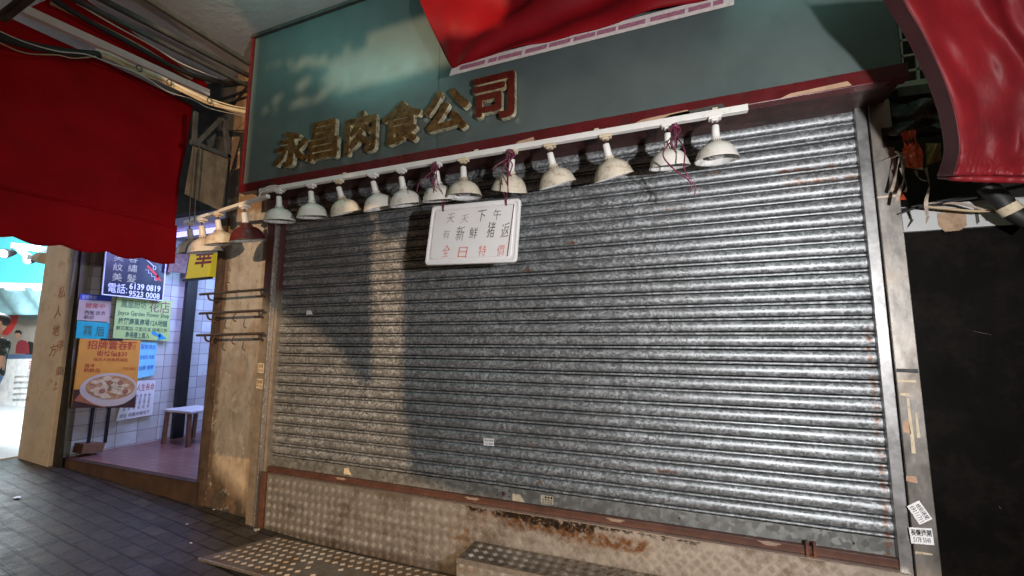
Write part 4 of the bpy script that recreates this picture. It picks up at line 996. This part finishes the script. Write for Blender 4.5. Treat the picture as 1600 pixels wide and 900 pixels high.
# spotlights at the top
def cspot(a, b, lab, r=.05):
    c_ = py(a, b, .6)
    t = thing('clip_spotlight', lab, 'spotlight', tuple(c_), 'clip spotlights left of the inscribed pillar')
    d = np.array([.35, -.85, -.3]); d /= np.linalg.norm(d)
    obj('housing', MB().tube([c_-d*.12, c_-d*.06, c_, c_+d*.03], [r*.5, r*.8, r, r*1.05], 14), 'black_plastic', t)
    obj('lens', MB().tube([c_+d*.031, c_+d*.034], r*.9, 14), 'bulb_glass', t)
    obj('arm', MB().tube([c_-d*.06, c_+(.10, .0, .03), c_+(.2, .03, .12)], .008, 6), 'black_plastic', t)
cspot(9, 396, 'grey clip spotlight furthest left under the awning edge', .07); cspot(46, 406, 'dark clip spotlight close to the inscribed pillar', .06)
solo('black_bracket', MB().bar(py(24, 384, .6), py(70, 390, .6), .10, .08).bar(py(30, 388, .55), py(46, 402, .55), .05, .07), 'black_plastic', 'black bracket carrying the clip spotlights under the awning', 'bracket')
t = thing('wall_cap', 'tan ribbed fitting fixed to the side of the inscribed pillar', 'fitting', tuple(py(65, 400, -.02)))
obj('cap', MB().tube([py(54, 403, -.02), py(58, 403, -.02), py(62, 403, -.02), py(72, 404, -.02)], [.02, .045, .06, .065], 14), 'tan_plaster', t)
struct('street_floor', MB().box(-9, -3.46, -.6, 3.5, -.34, -.325), 'lintel_white')
for a, b, w_, lab in [(27, 775, .05, 'crumpled white paper scrap on the pavers at the lower left edge'), (292, 820, .018, 'tiny white scrap on the pavement in front of the stained pillar'), (334, 797, .02, 'tiny pale scrap on the pavement close to the foot of the stained pillar'), (298, 850, .018, 'tiny white scrap on the pavement just left of the flat tread plate')]:
    c_ = pz(a, b, -.46); c_ = pz(a, b, gz(c_[0])+.006); rg = random.Random(a)
    solo('litter_scrap', MB().grid(lambda u, v: (c_[0]+w_*(u-.5)+.1*w_*v, c_[1]+w_*.7*(v-.5), gz(c_[0])+.006+.2*w_*abs(math.sin(u*5+v*4+a))), 5, 5), 'paper_white', lab, 'litter', 'litter scraps on the pavement')
# passer-by
def person():
    bx, by, g = -4.70, .05, -.32
    t = thing('person', 'person in a dark patterned shirt walking past at the far left edge', 'person', (bx, by, g))
    def skin_mesh(name, verts, edges, rad, mt, par, sub=2):
        me = bpy.data.meshes.new(name); o_ = np.array(wpos(par)); me.from_pydata([tuple(np.array(v)+(bx, by, g)-o_) for v in verts], edges, []); me.materials.append(M[mt])
        o = bpy.data.objects.new(name, me); col.objects.link(o); o.parent = par
        md = o.modifiers.new('sk', 'SKIN'); md.use_smooth_shade = True
        for i, r_ in enumerate(rad): me.skin_vertices[0].data[i].radius = r_ if isinstance(r_, tuple) else (r_, r_)
        me.skin_vertices[0].data[0].use_root = True
        s2 = o.modifiers.new('su', 'SUBSURF'); s2.levels = s2.render_levels = sub
        return o
    V = [(0, 0, .80), (0, 0, 1.0), (0, 0, 1.13), (0, 0, 1.22), (0, 0, 1.27), (.01, -.01, 1.35),
         (.15, 0, 1.15), (.22, -.02, .92), (.24, -.08, .70), (-.15, 0, 1.15), (-.22, 0, .92), (-.24, -.04, .70),
         (.08, 0, .76), (.10, -.08, .42), (.10, .02, .05), (.11, -.12, .03), (-.08, 0, .76), (-.10, .05, .42), (-.10, .14, .06), (-.10, .0, .03)]
    E_ = [(0, 1), (1, 2), (2, 3), (3, 4), (4, 5), (2, 6), (6, 7), (7, 8), (2, 9), (9, 10), (10, 11), (0, 12), (12, 13), (13, 14), (14, 15), (0, 16), (16, 17), (17, 18), (18, 19)]
    R_ = [(.15, .11), (.13, .10), (.15, .10), .055, .05, .075, .06, .042, .032, .06, .042, .032, .085, .06, .045, .04, .085, .06, .045, .04]
    body = skin_mesh('body', V, E_, R_, 'skin', t)
    c_ = np.array((bx+.01, by-.01, g+1.385))
    hd = MB()
    def sph(c, r, n=16, k=10, fn=None): return MB().grid(lambda u, v: (c[0]+r[0]*math.cos(6.2832*u)*math.sin(math.pi*v), c[1]+r[1]*math.sin(6.2832*u)*math.sin(math.pi*v), c[2]+r[2]*math.cos(math.pi*v)), n, k)
    obj('face', sph(c_, (.075, .092, .108)), 'skin', t); obj('hair', sph(c_+(0, .018, .03), (.082, .095, .095)), 'hair', t)
    obj('nose', sph(c_+(.02, -.092, -.01), (.014, .02, .022), 8, 6), 'skin', t)
    for s_ in (-1, 1):
        obj('eye', sph(c_+(s_*.03, -.083, .015), (.011, .007, .007), 8, 6), 'ink_black', t); obj('ear', sph(c_+(s_*.076, .0, 0), (.012, .02, .03), 8, 6), 'skin', t)
    obj('mouth', sph(c_+(0, -.086, -.05), (.022, .006, .005), 8, 6), 'marker_red', t)
    SV = [(0, 0, .69), (0, 0, .98), (0, 0, 1.13), (0, 0, 1.19), (.16, 0, 1.15), (.21, -.01, .98), (-.16, 0, 1.15), (-.21, 0, .98)]
    skin_mesh('shirt', SV, [(0, 1), (1, 2), (2, 3), (2, 4), (4, 5), (2, 6), (6, 7)], [(.17, .13), (.155, .12), (.175, .12), .065, .078, .065, .078, .065], 'camo', t)
    TV = [(0, 0, .80), (.08, 0, .74), (.10, -.08, .42), (.10, .01, .10), (-.08, 0, .74), (-.10, .05, .42), (-.10, .13, .10)]
    skin_mesh('trousers', TV, [(0, 1), (1, 2), (2, 3), (0, 4), (4, 5), (5, 6)], [(.10, .09), .09, .075, .06, .095, .075, .06], 'trousers', t)
q = N('camo'); q.set('Base Color', q.ramp(q.noise(16, 3), [(.42, (.012, .018, .02)), (.52, (.03, .06, .055)), (.62, (.30, .36, .35))], 'CONSTANT')); q.set('Roughness', .8); M['camo'] = q.m
person()

# ------------------------------------------------------------------ RIGHT SIDE
bd = solo('black_door', MB().box(4.0, 7.5, .06, .12, -.6, 1.40), 'black_paint', 'large flat black panel door right of the steel column', 'door')
for a, b in [((1520, 517), (1548, 523)), ((1560, 790), (1564, 795))]:
    obj('scratch', MB().bar(py(*a, .059), py(*b, .059), .002, .001), 'dusty_scratch', bd)
mb = MB().box(4.0, 7.5, .045, .25, 1.402, 1.525)
solo('lintel_beam', mb, 'lintel_white', 'grey-white lintel beam over the black door with a tan stain', 'beam')
bm_ = bpy.data.objects['lintel_beam']
obj('tan_stain', MB().add([py(a, b, .0435) for a, b in [(1464, 334), (1478, 326), (1496, 325), (1509, 331), (1511, 352), (1500, 360), (1476, 362), (1466, 352)]], [tuple(range(8))]), 'stain_tan', bm_)
obj('dark_smear', MB().add([py(a, b, .0435) for a, b in [(1522, 326), (1527, 325), (1531, 346), (1526, 351)]], [(0, 1, 2, 3)]), 'old_beam', bm_)
solo('recess_wall', MB().box(4.0, 7.5, .9, 1.0, 1.3, 3.34), 'dark_wall', 'dark wall deep behind the lintel and grille', 'wall')
solo('black_rail', MB().bar(py(1395, 331, .03), py(1620, 286, .03), .014, .016), 'black_rubber', 'black bar running along the top of the lintel beam', 'bar')
G = lambda a, b: py(a, b, .12)
t = thing('vent_grille', 'cream metal grille high between the signboard and the red tarpaulin', 'grille', tuple(G(1440, 130)))
obj('frame', MB().bar(G(1395, 137), G(1475, 124), .03, .03), 'grille_cream', t)
for y0 in (112, 88, 63, 40): obj('bar', MB().bar(G(1395, y0+3), G(1475, y0-10), .012, .012), 'grille_cream', t)
for x0 in (1408, 1432, 1456): obj('bar', MB().bar(G(x0+3, 132), G(x0-5, 10), .012, .012), 'grille_cream', t)
solo('dusty_ledge', MB().bar(py(1396, 152, .08), py(1478, 142, .08), .10, .05), 'brown_board', 'dusty brown ledge just below the cream grille', 'ledge')
def wrap(u, v):
    a = py(1388+90*u+6*math.sin(v*5), 158+52*v-12*u*v+5*math.sin(u*7), -.02+.05*math.sin(u*8+v*3)+.03*math.sin(v*11+u*5)); return tuple(a)
solo('plastic_wrap', MB().grid(wrap, 30, 20), 'plastic_wrap', 'dark crumpled plastic sheet under the ledge beside the column top', 'plastic sheet', solid=.002)
t = thing('tape_bundle', 'tangle of orange tape and dried strips hanging beside the steel column', 'tape bundle', tuple(py(1430, 230, -.1)))
rng = random.Random(21)
def ribbon(pts, w_, Y):
    mb_ = MB(); P_ = spline([py(a, b, Y+rng.uniform(-.03, .03)) for a, b in pts], 5)
    vs = []
    for i, p_ in enumerate(P_):
        an = i*.25+rng.random()*.2; d = np.array([math.cos(an), math.sin(an)*.7, .25])*w_/2
        vs += [p_-d, p_+d]
    mb_.add(vs, [(2*i, 2*i+1, 2*i+3, 2*i+2) for i in range(len(P_)-1)]); return mb_
for k in range(9):
    a = 1420+rng.uniform(-8, 8); obj('orange_tape', ribbon([(a, 206+rng.uniform(-4, 6)), (a+rng.uniform(-4, 8), 222), (a+rng.uniform(0, 14), 242), (a+rng.uniform(2, 20), 262)], .022, -.12), 'orange_tape', t, solid=.001)
for pts in [[(1408, 238), (1402, 262), (1396, 290), (1392, 300)], [(1446, 262), (1452, 290), (1447, 315), (1449, 338)], [(1430, 265), (1436, 278), (1448, 283)], [(1410, 240), (1385, 250), (1368, 252)],
            [(1410, 250), (1412, 280), (1405, 300), (1400, 318)], [(1400, 236), (1412, 246), (1425, 244)], [(1408, 262), (1416, 290), (1414, 300)], [(1450, 338), (1447, 350)]]:
    obj('dry_strip', ribbon(pts, .014, -.13), 'dry_strip', t, solid=.001)
obj('amber_scrap', MB().grid(lambda u, v: tuple(py(1446+24*u, 224+36*v-10*u*v, -.03+.03*math.sin(u*6+v*4))), 8, 8), 'amber_sheet', t, solid=.001)
obj('pale_scrap', MB().grid(lambda u, v: tuple(py(1408+34*u, 238+22*v+6*u, -.05+.02*math.sin(u*6+v*4))), 8, 8), 'old_paper', t, solid=.001)
solo('dark_crossbar', MB().bar(py(1400, 210, .1), py(1490, 200, .1), .05, .04), 'maroon_soffit', 'dark brown crossbar behind the orange tape tangle', 'bar')
solo('elbow_pipe', MB().tube(spline([py(1540, 290, -.12), py(1565, 312, -.12), py(1580, 330, -.12), py(1620, 352, -.12)], 6), .034, 12), 'black_rubber', 'black bent pipe below the tarpaulin at the right edge', 'pipe')
solo('pipe_collar', MB().tube([py(1572, 321, -.12), py(1583, 332, -.12)], .038, 12), 'old_paper', 'pale tape collar on the bent black pipe', 'collar')
for k, pts in enumerate([[(1440, 322), (1480, 326), (1530, 330), (1572, 326)], [(1450, 318), (1500, 318), (1545, 330), (1580, 334)], [(1400, 336), (1430, 325), (1480, 316), (1530, 308)]]):
    solo('loose_cable', MB().tube(spline([py(a, b, -.05) for a, b in pts], 6), .006, 6), ['cable_beige', 'dry_strip', 'black_rubber'][k], ['beige loose cable crossing the lintel towards the bent pipe', 'grey-brown loose cable just above the beige one', 'black loose cable rising from the column over the lintel'][k], 'cable', 'loose cables over the lintel')
solo('red_label_scrap', ribbon([(1404, 290), (1408, 300), (1410, 312)], .03, -.02), 'orange_tape', 'small red and white scrap hanging low beside the column', 'scrap', solid=.001)

# ------------------------------------------------------------------ added unseen sheet behind the camera, cut to shape the street lamp's light
SCY = -3.5
def lit(x, z):     # openings, given where their light falls on the shop front
    if -2.80 < x < -.78: return z < -.30
    if z < 2.0:
        if x < -.115: return True
        if .95 < x < 1.21 and z < 1.62: return True
        if x < 0.0: return z < 1.10
        if x < .98:
            top = np.interp(x, [0, .06, .42, .72, .73, .85, .98], [1.06, 1.04, .93, .70, .66, .56, .50]); return z < top
        if x < 1.26: return z < .33-.35*max(0, x-1.2)
        if x < 4.3: return z < np.interp(x, [1.26, 1.6, 2.2, 4.3], [-.02, -.10, -.13, -.16])
        return False
    if .60 < x < 2.1 and 2.63 < z < 3.06: return (z < 3.0+.02*x) and not (x < 1.0 and z > 2.93+.12*mnoise.noise(Vector((x*14, 0, 2)))) and not (x < .80 and mnoise.noise(Vector((x*15, z*15, 9))) > .15)
    if -.02 < x <= .62 and 2.62 < z < 3.04: return mnoise.noise(Vector((x*6, z*9, 4)))+.5*mnoise.noise(Vector((x*17, z*19, 1)))+.35*(x-.35) > .22
    return False
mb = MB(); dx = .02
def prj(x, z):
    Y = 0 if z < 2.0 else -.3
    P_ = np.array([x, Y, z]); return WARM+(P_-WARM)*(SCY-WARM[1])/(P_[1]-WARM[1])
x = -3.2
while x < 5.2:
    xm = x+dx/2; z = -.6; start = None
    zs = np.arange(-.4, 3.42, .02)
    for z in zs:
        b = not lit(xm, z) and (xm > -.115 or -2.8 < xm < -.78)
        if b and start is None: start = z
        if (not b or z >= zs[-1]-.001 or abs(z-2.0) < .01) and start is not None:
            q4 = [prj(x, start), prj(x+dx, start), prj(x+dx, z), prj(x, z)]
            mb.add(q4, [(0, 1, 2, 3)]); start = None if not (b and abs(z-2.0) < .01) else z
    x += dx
solo('lamp_cutout_sheet', mb, 'brown_board', 'added unseen sheet behind the viewer, its openings cut to shape the street lamp light', 'light blocker')
